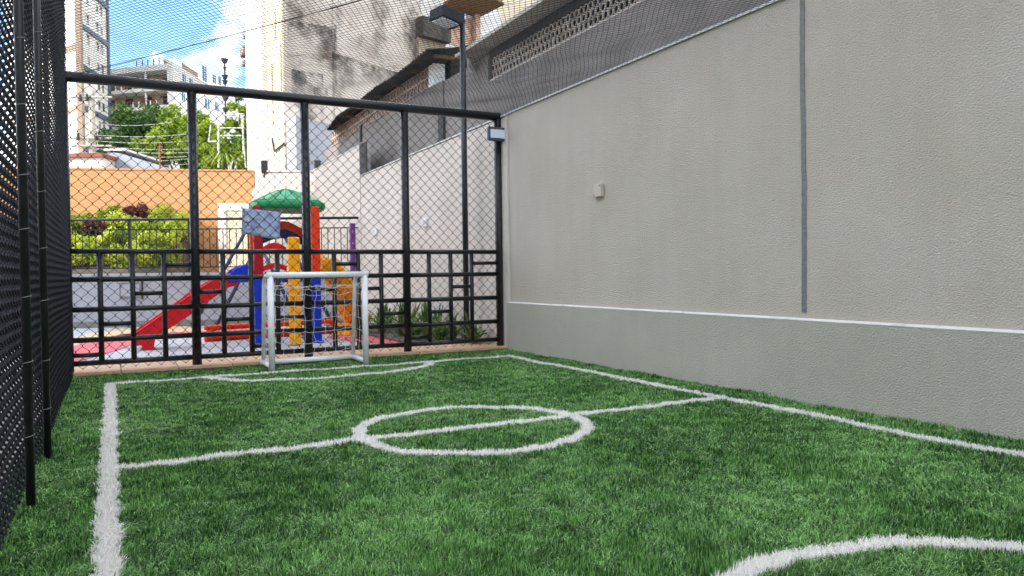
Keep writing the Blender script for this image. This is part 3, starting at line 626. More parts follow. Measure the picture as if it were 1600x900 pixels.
# cream gate pier on the terrace
u0, _ = UW.px(346, 340); u1, _ = UW.px(392, 340); ztp = UW.px(360, 320)[1]
cp = thing('cream_pier', UW.p(u0, .5, 1.05), 'cream wall block with a paler border against the tan wall', 'wall block')
m = MB(); UW.box(m, u0, u1+.3, 1.05, ztp, .02, .5); m.build('block', 'cream', cp)
m = MB(); UW.box(m, u0+.02, u0+.2, 1.05, ztp-.2, .501, .53); m.build('border', 'white', cp); m = MB(); UW.box(m, u0+.02, u1+.28, ztp-.198, ztp-.02, .501, .53); m.build('border', 'white', cp)
# ------------------------------------------------------------------ neighbour behind the wall: breeze blocks and sheet roofs
NX = 5.2
nbw = thing('neighbour_wall', (NX, 11, 0), 'mottled grey party wall rising behind the boundary wall coping', 'wall')
zb = hitX(840, 86, NX).z
MB().box(NX, NX+.25, 1, 20.0, 0, zb-.02).build('wall_face', 'nb', nbw)
for py_, w in ((hitX(692, 180, NX).y, .22),): MB().box(NX-.05, NX-.001, py_-w/2, py_+w/2, 2.6, zb-.1).build('pilaster', 'nbdark', nbw)
S0_y = hitX(671, 108, NX).y
h1 = thing('neighbour_house', (NX, 8, zb), 'neighbour house with a honeycomb breeze-block strip under its pale eave', 'house')
zt1 = hitX(840, 49, NX).z; ye = hitX(770, 110, NX).y; hgt = zt1-zb
def ringmesh(name, ro, ri, depth, n=12, stretch=1.):
    vv = []
    for x in (0, depth):
        for r in (ro, ri):
            for k in range(n): a = 2*PI*k/n; vv.append((x, r*math.cos(a)*stretch, r*math.sin(a)))
    ff = []
    for k in range(n):
        j = (k+1) % n; ff += [(k, j, n+j, n+k), (2*n+k, 3*n+k, 3*n+j, 2*n+j), (n+k, n+j, 3*n+j, 3*n+k), (k, 2*n+k, 2*n+j, j)]
    me = bpy.data.meshes.new(name); me.from_pydata(vv, [], ff); me.update(); me.materials.append(M['hex']); return me
s = hgt/3.05; rm = ringmesh('breeze_block', s*.5, s*.42, .022); sm_ = ringmesh('breeze_block', s*.2, s*.14, .018, 8)
cnt = 0; y = ye-s*.5
while y > 4.6:
    for r in range(3):
        yy = y+(s*.5 if r % 2 else 0); z = zb+s*(.52+r)
        o = bpy.data.objects.new('breeze_block', rm); COL.objects.link(o); o.parent = h1; o.location = (0, yy-8, z-zb)
        if r < 2:
            o = bpy.data.objects.new('breeze_block', sm_); COL.objects.link(o); o.parent = h1; o.location = (.004, yy+s*.5-8, z-zb+s*.5-s*.02)
    y -= s
MB().box(NX-.001, NX+.24, 4.4, ye+.1, zb-.018, zb+.004).build('sill', 'hex', h1)
MB().box(NX+.3, NX+.34, 4.4, ye+.1, zb, zt1+.3).build('inner_wall', 'dark', h1)  # near-black sheet paints the shade seen through the block holes
MB().box(NX+.0, NX+.28, 4.4, ye+.12, zt1+.004, zt1+.13).build('dark_eave_gap', 'nbdark', h1)  # dark box standing for the dark gap between blocks and eave
MB().box(NX+.0, NX+.3, ye+.02, ye+.16, zb, zt1+.0).build('end_pier', 'nbdark', h1)
e0 = hitX(840, 31, NX-.02); e1 = hitX(840, 11, NX-.25)
rfm = MB(); rfm.prism([(NX-.3, 4.0, e1.z), (NX+.02, 4.0, e0.z-.01), (NX+3.2, 4.0, e0.z+.75), (NX+3.2, 4.0, e0.z+.82), (NX-.3, 4.0, e1.z+.05)], (0, ye+.75-4.0, 0)); rfm.build('roof', 'eave', h1)
MB().box(NX+.26, NX+3.2, ye+.3, ye+.4, 0, zb+.6).build('end_wall', 'nb', h1)
MB().box(NX+.03, NX+.22, ye+.17, S0_y-.3, zb-.015, zb+.42).build('link_wall', 'nb', h1)
dp = thing('downpipe_hopper', (NX-.1, ye+.5, 4.5), 'small pale gutter elbow at the end of the neighbour eave', 'gutter')
MB().tube([(NX-.1, ye+.62, e1.z), (NX-.08, ye+.66, e1.z-.12), (NX+.1, ye+.7, e1.z-.18)], .05, 8).build('elbow', 'flash', dp, smooth=True)
# second shed with square breeze blocks and corrugated sheet roof
S0, S1 = hitX(671, 108, NX), hitX(517, 212, NX); zc0 = hitX(665, 141, NX).z; zc1 = hitX(665, 108, NX).z
h2 = thing('neighbour_shed', (NX, 15, zb), 'long shed with patterned breeze blocks under a dark corrugated roof', 'shed')
bs = (zc1-zc0)/2
def sqblock():
    m = MB(); d = .1; t = bs*.1
    m.box(0, d, -bs/2, bs/2, 0, t); m.box(0, d, -bs/2, bs/2, bs-t, bs); m.box(0, d, -bs/2, -bs/2+t, t, bs-t); m.box(0, d, bs/2-t, bs/2, t, bs-t)
    m.hexa([(.01, -bs/2+t, t), (.01, -bs/2+2.2*t, t), (.08, -bs/2+2.2*t, t), (.08, -bs/2+t, t), (.01, bs/2-2.2*t, bs-t), (.01, bs/2-t, bs-t), (.08, bs/2-t, bs-t), (.08, bs/2-2.2*t, bs-t)])
    m.hexa([(.012, bs/2-2.2*t, t), (.012, bs/2-t, t), (.078, bs/2-t, t), (.078, bs/2-2.2*t, t), (.012, -bs/2+t, bs-t), (.012, -bs/2+2.2*t, bs-t), (.078, -bs/2+2.2*t, bs-t), (.078, -bs/2+t, bs-t)])
    me = bpy.data.meshes.new('breeze_block'); me.from_pydata(m.v, [], m.f); me.update(); me.materials.append(M['block']); return me
bq = sqblock(); y = S0.y+bs/2
while y < S1.y:
    for r in range(2):
        o = bpy.data.objects.new('breeze_block', bq); COL.objects.link(o); o.parent = h2; o.location = (-.02, y-15, zc0+r*bs-zb)
    y += bs*1.01
MB().box(NX+.001, NX+.24, S0.y-.6, S1.y+.6, zb-.018, zc0-.002).build('wall_face', 'nb', h2)
MB().box(NX+.3, NX+.34, S0.y-.2, S1.y+.1, zc0, zc1+.1).build('inner_wall', 'dark', h2)  # black backing, the shade inside the holes put into its colour
MB().box(NX-.02, NX+.2, S0.y-.25, S0.y-.002, zc0, zc1).build('end_pier', 'white', h2)
cor = MB(); vv = []; ff = []; o0 = Vector((0, 0, 4.8)); ncor = 260; ya, yb = S0.y-.9, S1.y+.0
for i in range(ncor):
    yy = ya+(yb-ya)*i/(ncor-1); w = .022*math.sin(i*2*PI/5.0)
    yo_ = ya+(18.85-ya)*i/(ncor-1); dz = -.16*max(0, (yo_-17.9))/.95; vv += [(NX-.4+random.uniform(-.015, .015), yo_, o0.z+w+dz+.02*math.sin(yy*1.7)), (NX+.1, yy, zc1+.1+w), (NX+2.6, yy, zc1+.75+w)]
for i in range(ncor-1):
    for k in range(2): a = i*3+k; ff.append((a, a+3, a+4, a+1))
cor.add(vv, ff); co = cor.build('roof', 'roofsheet', h2, smooth=True); sd = co.modifiers.new('solid', 'SOLIDIFY'); sd.thickness = .012
yy = S0.y-.7
for k in range(7): MB().box(NX-.2, NX+.2, yy, yy+.05, zc1-.03, zc1+.025).build('rafter', 'wood', h2); yy += 1.1
# ------------------------------------------------------------------ tall weathered building
BC, BR_, BL_ = at(450, 436, 24), at(660, 436, 30), at(398, 436, 29)
BF = Face(BC, BR_); BS = Face(BL_, BC)
def stainmat(F):
    m = mat('weathered_render', srgb(216, 204, 192), srgb(190, 176, 164), scale=.9, rough=.92, c3=srgb(92, 78, 68), s3=.8, r3=(.49, .7), bump=.4, bscale=20); t = m.node_tree; b = t.nodes['Principled BSDF']
    src = b.inputs['Base Color'].links[0].from_socket
    g = N(t, 'ShaderNodeNewGeometry')
    dot = N(t, 'ShaderNodeVectorMath', operation='DOT_PRODUCT'); t.links.new(g.outputs['Position'], dot.inputs[0]); dot.inputs[1].default_value = F.u
    sep = N(t, 'ShaderNodeSeparateXYZ'); t.links.new(g.outputs['Position'], sep.inputs[0])
    base = F.o.dot(F.u)
    nz = N(t, 'ShaderNodeTexNoise'); nz.inputs['Scale'].default_value = 1.6; nz.inputs['Detail'].default_value = 7; nz.inputs['Roughness'].default_value = .7; t.links.new(g.outputs['Position'], nz.inputs['Vector'])
    def M2(op, a, b_, clamp=False):
        n = N(t, 'ShaderNodeMath', operation=op); n.use_clamp = clamp
        for i, v in enumerate((a, b_)):
            if isinstance(v, (int, float)): n.inputs[i].default_value = v
            else: t.links.new(v, n.inputs[i])
        return n.outputs[0]
    u = M2('SUBTRACT', dot.outputs['Value'], base); z = sep.outputs['Z']; out = src
    def stain(pa, pb, drop, side=None):
        nonlocal out
        (ua, za), (ub, zb_) = F.px(*pa), F.px(*pb); k = (zb_-za)/(ub-ua)
        line = M2('ADD', M2('MULTIPLY', M2('SUBTRACT', u, ua), k), za)
        d = M2('SUBTRACT', line, z)                                   # metres below the old roof line
        below = M2('SUBTRACT', 1, M2('DIVIDE', d, drop), True)
        above = M2('GREATER_THAN', d, -.04)
        inr = M2('MULTIPLY', M2('GREATER_THAN', u, ua), M2('LESS_THAN', u, ub))
        nf = M2('MULTIPLY', M2('SUBTRACT', nz.outputs['Fac'], .36), 4.5, True)
        f = M2('MULTIPLY', M2('MULTIPLY', below, above), M2('MULTIPLY', inr, nf))
        x = N(t, 'ShaderNodeMix', data_type='RGBA'); t.links.new(f, x.inputs['Factor']); t.links.new(out, x.inputs['A']); x.inputs['B'].default_value = srgb(44, 42, 42); out = x.outputs['Result']
    stain((449, 34), (519, 44), .75); stain((519, 84), (640, 122), .7); stain((519, 40), (523, 40), 3.2); stain((455, 110), (505, 118), 1.6); stain((490, 138), (512, 140), .5)
    t.links.new(out, b.inputs['Base Color']); return m
M['weathered'] = stainmat(BF)
tb = thing('weathered_building', BC, 'tall weathered building with black mould stains and a bright white left edge', 'building')
HB = 15
u1 = BF.px(520, 100)[0]
fl_ = lambda v: Vector((v.x, v.y, 0))
MB().prism([fl_(BC), fl_(BR_), fl_(BR_)+(fl_(BL_)-fl_(BC))*.6, fl_(BL_)+(fl_(BR_)-fl_(BC))*.05], (0, 0, HB)).build('front_wall', 'weathered', tb)
m = MB(); BF.box(m, u1+.001, BF.L, 0, HB-.05, .001, .07); m.build('front_wall', 'weathered', tb)
uw_ = BS.px(420, 200)[0]; uq = BS.px(447, 200)[0]
m = MB(); BS.box(m, uw_, BS.L-.05, 0, HB-.04, -.1, .03); m.build('side_wall', 'cream', tb)
m = MB(); BS.box(m, 0, uw_-.002, 0, HB-.03, -.2, .18); m.build('white_pilaster', 'white', tb)
u0 = BS.px(388, 200)[0]
m = MB(); BS.box(m, u0, -.003, 0, BS.px(390, 92)[1], -.6, -.05); m.build('rear_wing', 'cream', tb)
for (px, py, w, h) in ((426, 100, .12, 2.2), (440, 70, .1, 1.5), (431, 15, .1, 1.0)):
    uu, z = BS.px(px, py); m = MB(); BS.box(m, uu, uu+w, z-h, z, .031, .045); m.build('exposed_patch', 'brownband', tb)
for (px, py, s_) in ((384, 82, .5), (388, 55, .4), (386, 100, .3)):
    uu, z = BS.px(px, py); m = MB(); BS.box(m, uu-s_*.3, uu+s_*.9, z-s_*.4, z+s_*.3, -.6, .2); m.build('broken_cornice', 'brownband', tb, bevel=.05)
uu, z = BS.px(385, 187)
for k in range(2): m = MB(); BS.box(m, uu+.15+k*.35, uu+.4+k*.35, z-.5, z+.4, -.045, -.02); m.build('window', 'glass', tb)
cbm = MB(); a, z = BS.px(428, 216); b_, z2 = BS.px(447, 224); cbm.tube([BS.p(a, .06, z), BS.p(a+.4, .08, z2-.05), BS.p(b_, .06, z2)], .03, 6); cbm.build('loose_cable', 'darkwire', tb)
# grey lower block in front of it
u0, z0 = BF.px(505, 196)
m = MB(); BF.box(m, -.02, BF.px(545, 200)[0], 0, BF.px(470, 190)[1], .06, .5); m.build('lower_block', 'greywall', tb)
for (px, py, lab) in ((413, 258, 'small dark meter box on the pale wall top by the white pilaster'), (496, 258, 'small dark meter box beside the middle fence post above the end wall')):
    q = at(px, py, 19.6); o = thing('meter_box', q, lab, 'box', 'meter boxes on the end wall')
    MB().box(q.x-.08, q.x+.08, q.y-.05, q.y+.05, q.z-.2, q.z+.12).build('box', 'nbdark', o, bevel=.01); MB().tube([(q.x, q.y, q.z-.2), (q.x, q.y+.02, q.z-.33)], .015, 6).build('conduit', 'black', o)
# ------------------------------------------------------------------ houses on the right behind the sheds
HF = Face(at(655, 436, 32), at(790, 436, 36))
bh = thing('brick_house', HF.p(2, 0, 0), 'patched house with white walls, bare orange brick and a timber eave', 'house')
def fb(parent, name, material, pa, pb, d0, d1, F=HF):
    a, b_ = F.px(*pa), F.px(*pb); m = MB(); F.box(m, min(a[0], b_[0]), max(a[0], b_[0]), min(a[1], b_[1]), max(a[1], b_[1]), d0, d1); return m.build(name, material, parent)
fb(bh, 'wall', 'white', (690, 145), (780, 66), -2, 0); fb(bh, 'brick_wall', 'brick', (690, 65.5), (745, 34), -2, .02); fb(bh, 'wall', 'offwhite', (660, 35), (772, -40), -2.2, -.1)
fb(bh, 'wall', 'white', (745.5, 65.5), (782, 20), -2, .01); fb(bh, 'brick_pier', 'brick', (737, 90), (743, 24), .03, .3)
a, b_ = HF.px(690, 2), HF.px(748, 28)
ev = MB(); ev.hexa([HF.p(a[0], 1.6, b_[1]+.5), HF.p(b_[0], 1.6, b_[1]+.2), HF.p(b_[0], 0, b_[1]+.0), HF.p(a[0], 0, a[1]-.3), HF.p(a[0], 1.6, b_[1]+.58), HF.p(b_[0], 1.6, b_[1]+.28), HF.p(b_[0], 0, b_[1]+.08), HF.p(a[0], 0, a[1]-.2)])
evo = ev.build('timber_eave', 'wood', bh)
for k in range(12):
    uu = a[0]+(b_[0]-a[0])*(k+.5)/12; m = MB(); m.tube([HF.p(uu, 1.55, b_[1]+.4), HF.p(uu, .02, b_[1]+.1)], .035, 6); m.build('rafter', 'wood', evo)
gh = thing('small_dark_house', at(675, 436, 27), 'small grey-brown house front with a dark tile edge left of the lamp', 'house')
GF = Face(at(655, 436, 29.5), at(697, 436, 30.5)); fb(gh, 'wall', 'brownband', (655.5, 150), (696, 58), -1, 0, GF); fb(gh, 'roof_edge', 'roofsheet', (654, 57.5), (697, 40), -1, .3, GF)
bb = thing('beige_building', at(800, 436, 40), 'plain beige building rising behind the neighbour eave', 'building')
QF = Face(at(776, 436, 40), at(960, 436, 46)); fb(bb, 'wall', 'cream', (776, 150), (960, -60), -3, 0, QF)
for (px, py) in ((800, -30), (840, -30)): w = fb(bb, 'window', 'glass', (px, py), (px+20, py-20), .005, .02, QF)
dpipe = fb(bb, 'downpipe', 'nbdark', (770, 95), (773, 20), .0, .1, QF)
# ------------------------------------------------------------------ distant tower block
TC, TR, TL = at(134, 436, 110), at(177.5, 436, 120), at(20, 436, 122)
TA, TB = Face(TC, TR), Face(TL, TC)
tt = thing('apartment_tower', TC, 'tall white apartment tower with rows of small awning windows at far left', 'building')
HT = 52
def flat(v): return Vector((v.x, v.y, 0))
def body(L_, C_, R_, H, ms, mf, parent):
    L_, C_, R_ = flat(L_), flat(C_), flat(R_); mid = (L_+R_)/2
    MB().prism([C_, R_, (R_+L_-C_)*.5+mid*.5, mid], (0, 0, H)).build('side_wall', ms, parent)
    MB().prism([L_, C_, mid, (R_+L_-C_)*.5+mid*.5+(L_-mid)*.001], (0, 0, H-.01)).build('front_wall', mf, parent)
body(TL, TC, TR, HT, 'offwhite', 'white', tt)
m = MB(); TA.box(m, -.6, .25, 0, HT, -.4, .3); m.build('corner_column', 'brownband', tt)
m = MB(); TA.box(m, TA.L-.6, TA.L+.05, 0, HT, -.4, .25); m.build('corner_column', 'awning', tt)
fl0 = TA.px(138, 33)[1]; step = 2.95
k = 0; zf_ = fl0-step*7
while zf_ < HT-2:
    for (px, w, hh) in ((136.6, .42, 1.25), (151.5, .42, 1.15), (158, .42, 1.15)):
        uu = TA.px(px, 100)[0]
        wd = MB(); TA.box(wd, uu, uu+w*1.9, zf_-hh/2, zf_+hh/2, .01, .03); wo_ = wd.build('window', 'glass', tt)
        fr = MB(); TA.box(fr, uu-.08, uu, zf_-hh/2, zf_+hh/2, .005, .08); TA.box(fr, uu+w*.9, uu+w, zf_-hh/2, zf_+hh/2, .031, .06); fr.build('frame', 'white', wo_)
        if (k+int(px)) % 3: aw = MB(); aw.hexa([TA.p(uu-.1, .02, zf_+hh/2+.12), TA.p(uu+w*2, .02, zf_+hh/2+.12), TA.p(uu+w*2, .6, zf_+hh/2-.3), TA.p(uu-.1, .6, zf_+hh/2-.3), TA.p(uu-.1, .02, zf_+hh/2+.17), TA.p(uu+w*2, .02, zf_+hh/2+.17), TA.p(uu+w*2, .6, zf_+hh/2-.25), TA.p(uu-.1, .6, zf_+hh/2-.25)]); aw.build('awning', 'awning', wo_)
    if k % 2: m = MB(); TA.box(m, .3, TA.L-.65, zf_-step/2-.35, zf_-step/2+.35, .002, .25); m.build('band', 'awning', tt)  # ledges coloured dark grey, their shadow is put into the colour
    if k % 3 == 0: m = MB(); TB.box(m, .5, TB.L-.7, zf_-step/2-.5, zf_-step/2+.5, .0, .06); m.build('band', 'brownband', tt)
    zf_ += step; k += 1
# ------------------------------------------------------------------ balcony block
RC, RRt, RLf = at(277, 436, 120), at(420, 436, 165), at(150, 436, 124)
RA, RB = Face(RC, RRt), Face(RLf, RC)
rb_ = thing('balcony_building', RC, 'white apartment block with long balconies above the green trees', 'building')
zr = RB.px(230, 103)[1]; st = 2.9
zs_ = zr+.25; far = flat(RRt+RLf-RC)
MB().prism([RB.p(RB.L-1.1, 0, 0), flat(RC), flat(RRt), far, RB.p(0, -2.3, 0), RB.p(RB.L-1.1, -2.3, 0)], (0, 0, zs_)).build('side_wall', 'offwhite', rb_)
m = MB(); RB.box(m, 0, RB.L-1.12, 0, zr-.92, -2.29, -2.2); m.build('inner_wall', 'brownband', rb_)
m = MB(); RB.box(m, -.3, RB.L-1.12, zr-.9, zr, -2.28, .2); m.build('roof_slab', 'white', rb_)
for k in range(1, 5):
    z = zr-.9-st*k+.3
    m = MB(); RB.box(m, -.2, RB.L-1.12, z-.55, z, -2.19, .15); sb = m.build('balcony', 'offwhite', rb_)
    m = MB(); RB.box(m, 0, RB.L-1.12, z+.85, z+.95, -.02, .06); m.build('handrail', 'redrail', sb)
    for i in range(int((RB.L-1.5)/1.1)): m = MB(); RB.box(m, .2+i*1.1, .42+i*1.1, z+.003, z+.848, -.01, .05); m.build('baluster', 'white' if i % 3 else 'redrail', sb)
    for i in range(4):
        uu = 1.0+i*(RB.L-1)/4; m = MB(); RB.box(m, uu, uu+1.5, z+.02, z+2.0, -2.199, -2.12); m.build('window', 'glass', rb_)
for px in (226, 262): uu = RB.px(px, 140)[0]; m = MB(); RB.box(m, uu, uu+.25, 0, zr-.9, -.2, -.03); m.build('column', 'white', rb_)
for (px, py, w, h) in ((285, 121, 1.2, 1.3), (296, 127, 1.2, 1.2), (316, 113, 1.9, 2.6), (332, 122, 1.6, 1.5), (341, 125, 1.4, 1.5), (284, 150, 1.2, 1.3), (296, 172, 1.4, 1.4), (320, 160, 2.0, 1.6), (336, 165, 1.6, 1.6), (320, 186, 2.0, 1.6), (368, 155, 2, 1.8)):
    uu, z = RA.px(px, py); m = MB(); RA.box(m, uu, uu+w, z-h/2, z+h/2, .004, .02); wn = m.build('window', 'glass', rb_); m = MB(); RA.box(m, uu+w*.45, uu+w*.55, z-h/2, z+h/2, .021, .06); m.build('frame', 'white', wn)
a = RA.px(284, 101); b_ = RA.px(309, 114); m = MB(); RA.box(m, a[0], b_[0], b_[1], a[1]-.5, .003, .03); m.build('loggia', 'brownband', rb_)
for k in range(5):
    uu = RB.px(192+k*9, 100)[0]; m = MB(); RB.box(m, uu, uu+.12, zr+.003, zr+2.0, -3, -2.9); m.build('roof_post', 'nbdark', rb_)
a = RB.px(228, 100)[0]; m = MB(); m.prism([RB.p(a, -4, zr+.003), RB.p(a+2.4, -4, zr+.003), RB.p(a, -4, zr+2.2)], RB.n*-3); m.build('roof_hut', 'brownband', rb_)
# ------------------------------------------------------------------ trees behind the tan wall
def tree(px, py, D, r, h, kind, label, nl, ls):
    c = at(px, py, D); root = thing('broadleaf_tree', (c.x, c.y, 0), label, 'tree', 'trees behind the tan wall')
    P, tn, cc = blob_points(nl, c, (r, r, h), 42, r*.27)
    leaf_mesh('crown', P, rng.uniform(ls*.7, ls*1.3, nl), kind, root, .6, tn)
    tr = MB(); tr.tube([(c.x, c.y, -.1), (c.x+.1, c.y, c.z*.5), (c.x, c.y, c.z)], [.28, .2, .08], 8); to = tr.build('trunk', 'bark', root, smooth=True)
    for k in range(8):
        q = Vector(cc[k]); s_ = Vector((c.x, c.y, c.z*.62+k*.1)); MB().tube([s_, s_.lerp(q, .5)+Vector((0, 0, .2)), q], [.09, .06, .02], 6).build('limb', 'bark', to, smooth=True)
tree(205, 215, 48, 2.0, 1.6, 'leaf_dark', 'dark green tree crown beside the apartment tower', 4200, .3)  # left crowns get darker leaves, shade on them put into the colour
tree(240, 210, 50, 1.9, 1.6, 'leaf_dark', 'dark green tree crown below the long balconies', 4200, .3)
tree(250, 236, 42, 1.3, .9, 'leaf_tree', 'small bright tree low in front of the dark crowns', 2600, .24)
tree(282, 208, 46, 1.7, 1.6, 'leaf_tree', 'bright yellow-green tree behind the first fence post', 4200, .28)
tree(318, 232, 44, 1.5, 1.5, 'leaf_tree', 'bright tree just right of the first fence post', 3600, .26)
tree(352, 240, 40, 1.3, 1.4, 'leaf_tree', 'loose bright tree below the white pipe frame', 3000, .24)
tree(376, 200, 45, .9, 2.3, 'leaf_tree', 'narrow tree against the white edge of the weathered building', 2600, .24)
tree(190, 236, 44, 1.2, .9, 'leaf_dark', 'low dark tree crown above the grey sloping roof', 2400, .26)
# palm-like drooping plant over the wall
pl = at(352, 262, 23); plr = thing('drooping_palm', (pl.x, pl.y, 1.05), 'drooping palm fronds hanging over the tan wall top', 'plant')
vs_ = []; fs_ = []; tn_ = []
for k in range(90):
    a = random.uniform(0, 2*PI); d = Vector((math.cos(a), math.sin(a), 0)); l = random.uniform(.5, 1.0); s_ = Vector((-d.y, d.x, 0)); k0 = len(vs_)
    for i in range(5):
        t = i/4; p = Vector((0, 0, pl.z-1.05+random.uniform(0, .02)+.3))+d*l*t+Vector((0, 0, l*(.55*t-.95*t*t))); w = .035*(1-t*.9); vs_ += [p-s_*w, p+s_*w]
    for i in range(4): q = k0+i*2; fs_.append((q, q+1, q+3, q+2)); tn_.append(random.random())
me = bpy.data.meshes.new('fronds'); me.from_pydata([tuple(v) for v in vs_], [], fs_); a_ = me.attributes.new('tint', 'FLOAT', 'FACE'); a_.data.foreach_set('value', tn_); link('fronds', me, 'leaf_tree', plr)
MB().tube([(pl.x, pl.y, 1.0), (pl.x, pl.y, pl.z+.3)], [.09, .06], 8).build('trunk', 'bark', plr, smooth=True)
# grey roof house, white low house, poles and lines
gr = thing('grey_roof_house', at(215, 436, 31), 'low house with a grey sloping roof between tower and trees', 'house')
LF = Face(at(168, 436, 31), at(262, 436, 31))
a0_, b0_, c0_ = LF.px(168, 236), LF.px(190, 240), LF.px(262, 262)
MB().prism([LF.p(a0_[0], 0, 0), LF.p(a0_[0], 0, a0_[1]), LF.p(b0_[0], 0, b0_[1]), LF.p(c0_[0], 0, c0_[1]), LF.p(c0_[0], 0, 0)], LF.n*-3).build('wall', 'slate', gr)
m = MB(); LF.box(m, a0_[0]-.1, b0_[0]+.2, a0_[1]+.003, a0_[1]+.08, -3.1, .1); m.build('ridge_cap', 'white', gr)
wh = thing('low_white_house', at(130, 436, 30), 'low white house wall above the tan wall at far left', 'house')
LW = Face(at(60, 436, 30), at(163, 436, 30)); m = MB(); LW.box(m, 0, LW.L, 0, LW.px(140, 246)[1], -3, 0); m.build('wall', 'white', wh)
m = MB(); LW.box(m, -.1, LW.L+.1, LW.px(140, 246)[1]+.002, LW.px(140, 240)[1], -3.1, .15); m.build('roof_edge', 'redrail', wh)
up_ = thing('utility_pole', at(143, 436, 34), 'concrete utility pole with cross-arms in front of the apartment tower', 'utility pole')
b0 = at(143, 260, 34); t0 = at(143, 142, 34); MB().tube([(b0.x, b0.y, 0), (t0.x, t0.y, t0.z)], [.2, .13], 10).build('pole', 'pole', up_, smooth=True)
for py in (152, 216, 228): q = at(143, py, 33.8); MB().tube([q-CR*.9, q+CR*.9], .05, 6).build('cross_arm', 'pole', up_)
for (dx, py) in ((-.5, 158), (-.2, 158), (.5, 219), (-.6, 219), (.2, 219)):
    q = at(143, py, 33.7)+CR*dx; MB().tube([q, q+Vector((0, 0, .3))], [.08, .05], 8).build('insulator', 'nbdark', up_)
mast = thing('antenna_mast', at(353, 436, 60), 'dark stacked mast rising behind the bright trees', 'mast')
b0 = at(353, 200, 60); t0 = at(353, 94, 60); MB().tube([(b0.x, b0.y, 0), (b0.x, b0.y, t0.z)], .06, 8).build('pole', 'nbdark', mast)
for py, r in ((96, .3), (121, .26), (129, .22), (154, .28), (172, .26), (108, .12)):
    q = at(353, py, 60); MB().tube([(b0.x, b0.y, q.z-.16), (b0.x, b0.y, q.z+.16)], [r*.5, r], 8).build('insulator', 'nbdark', mast)
pf = thing('pipe_frame', at(360, 436, 36), 'white pipe frame standing among the bright trees', 'frame')
def pln(a, b, D, r=.06): return [at(*a, D), at(*b, D)]
for a, b in (((342, 262), (342, 188)), ((384, 262), (377, 180)), ((326, 222), (330, 190)), ((380, 240), (380, 182)), ((340, 200), (382, 200)), ((345, 181), (380, 178)), ((325, 221), (341, 221)), ((344, 212), (377, 212)), ((341, 262), (340, 190))):
    MB().tube(pln(a, b, 36), .035, 6).build('pipe', 'palewire', pf)
lines = [((178, 193), (262, 191), 'topmost'), ((178, 211), (300, 208), 'second from the top'), ((178, 220), (300, 219), 'third from the top'), ((172, 226), (300, 232), 'fourth from the top'), ((172, 231), (300, 238), 'fifth from the top'), ((172, 238), (300, 244), 'sixth from the top'), ((215, 247), (300, 247), 'second from the bottom'), ((225, 253), (300, 255), 'lowest')]
for a, b, w in lines:
    P, Q = at(a[0]-30, a[1], 33), at(b[0]+6, b[1], 35)
    tag(MB().tube([P.lerp(Q, t)-Vector((0, 0, .12*math.sin(PI*t))) for t in np.linspace(0, 1, 8)], .012, 5).build('power_line', 'palewire'), 'pale overhead power line in front of the dark trees, %s' % w, 'power line', 'power lines before the trees')
hp = thing('house_post', at(250, 436, 30), 'thin rusty antenna post in front of the dark trees', 'post'); MB().tube([at(250, 263, 30), at(250, 226, 30)], .04, 6).build('post', 'redrail', hp); MB().tube([at(246, 230, 30), at(254, 230, 30)], .03, 6).build('cross_arm', 'redrail', hp)
# ------------------------------------------------------------------ apartment house on the left, outside the frame, whose shade covers the pitch
ab = thing('shading_apartment_house', (-14, 2, 0), 'pale apartment house left of the pitch that shades it', 'building')
MB().box(-24, -14, -26, 15.2, -.05, 15.4).build('wall', 'white', ab)
for fz in (1.0, 4.0, 7.0, 10.0, 13.0):
    for k in range(11):
        yy = 13.4-k*3.4; w = MB().box(-14.0, -13.97, yy-.6, yy+.6, fz, fz+1.3).build('window', 'glass', ab); MB().box(-13.969, -13.93, yy-.7, yy+.7, fz-.06, fz-.01).build('sill', 'white', w)
for k in range(5):
    y = 3.4+k*1.35; x = -1.25+.12*math.sin(k*2); root = thing('path_shrub', (x, y, 0), 'green shrub outside the side fence, %s from the camera' % orde[k], 'shrub', 'shrubs outside the side fence')
    P, tn, cc = blob_points(1500, (x, y, .7), (.4, .6, .75), 16, .24); P[:, 2] = np.maximum(P[:, 2], .0); leaf_mesh('foliage', P, rng.uniform(.07, .13, 1500), 'leaf_dark', root, .4, tn); MB().tube([(x, y, -.05), (x, y, .4)], [.03, .01], 6).build('stem', 'bark', root)
# ------------------------------------------------------------------ artificial turf
def lines_mask(x, y):
    """which white marking a root belongs to: 0 none"""
    wob = .006*np.sin(x*23+y*17)+.005*np.sin(x*41-y*37)
    w = .043+wob+np.random.default_rng(3).normal(0, .006, len(x)); r = np.zeros(len(x), int); CXF, CYF = 2.12, 4.56; XA, XB, YA, YB = -.041, 4.287, .86, 8.26
    inx = (x > XA-w) & (x < XB+w); iny = (y > YA-w) & (y < YB+w)
    r[(np.abs(x-XA) < w) & iny] = 1; r[(np.abs(x-XB) < w) & iny] = 2
    r[(np.abs(y-CYF) < w) & (x > XA) & (x < XB)] = 3
    r[(np.abs(y-YB) < w) & inx] = 4; r[(np.abs(y-YA) < w) & inx] = 5
    r[np.abs(np.hypot(x-2.1, y-CYF)-.75) < w] = 6
    r[(np.abs(np.hypot((x-2.03)/1.18, (y-YB)/.72)-1) < w/.85) & (y < YB)] = 7
    r[(np.abs(np.hypot((x-2.08)/1.08, (y-YA)/1.04)-1) < w/1.0) & (y > YA)] = 8
    return r
def smooth_noise(x, y, f, seed):
    rs = np.random.default_rng(seed); o = np.zeros_like(x)
    for k in range(7):
        a = rs.uniform(0, 2*PI); ff = f*rs.uniform(.6, 1.7); o += np.sin((x*math.cos(a)+y*math.sin(a))*ff+rs.uniform(0, 6.28))
    return o/2.6
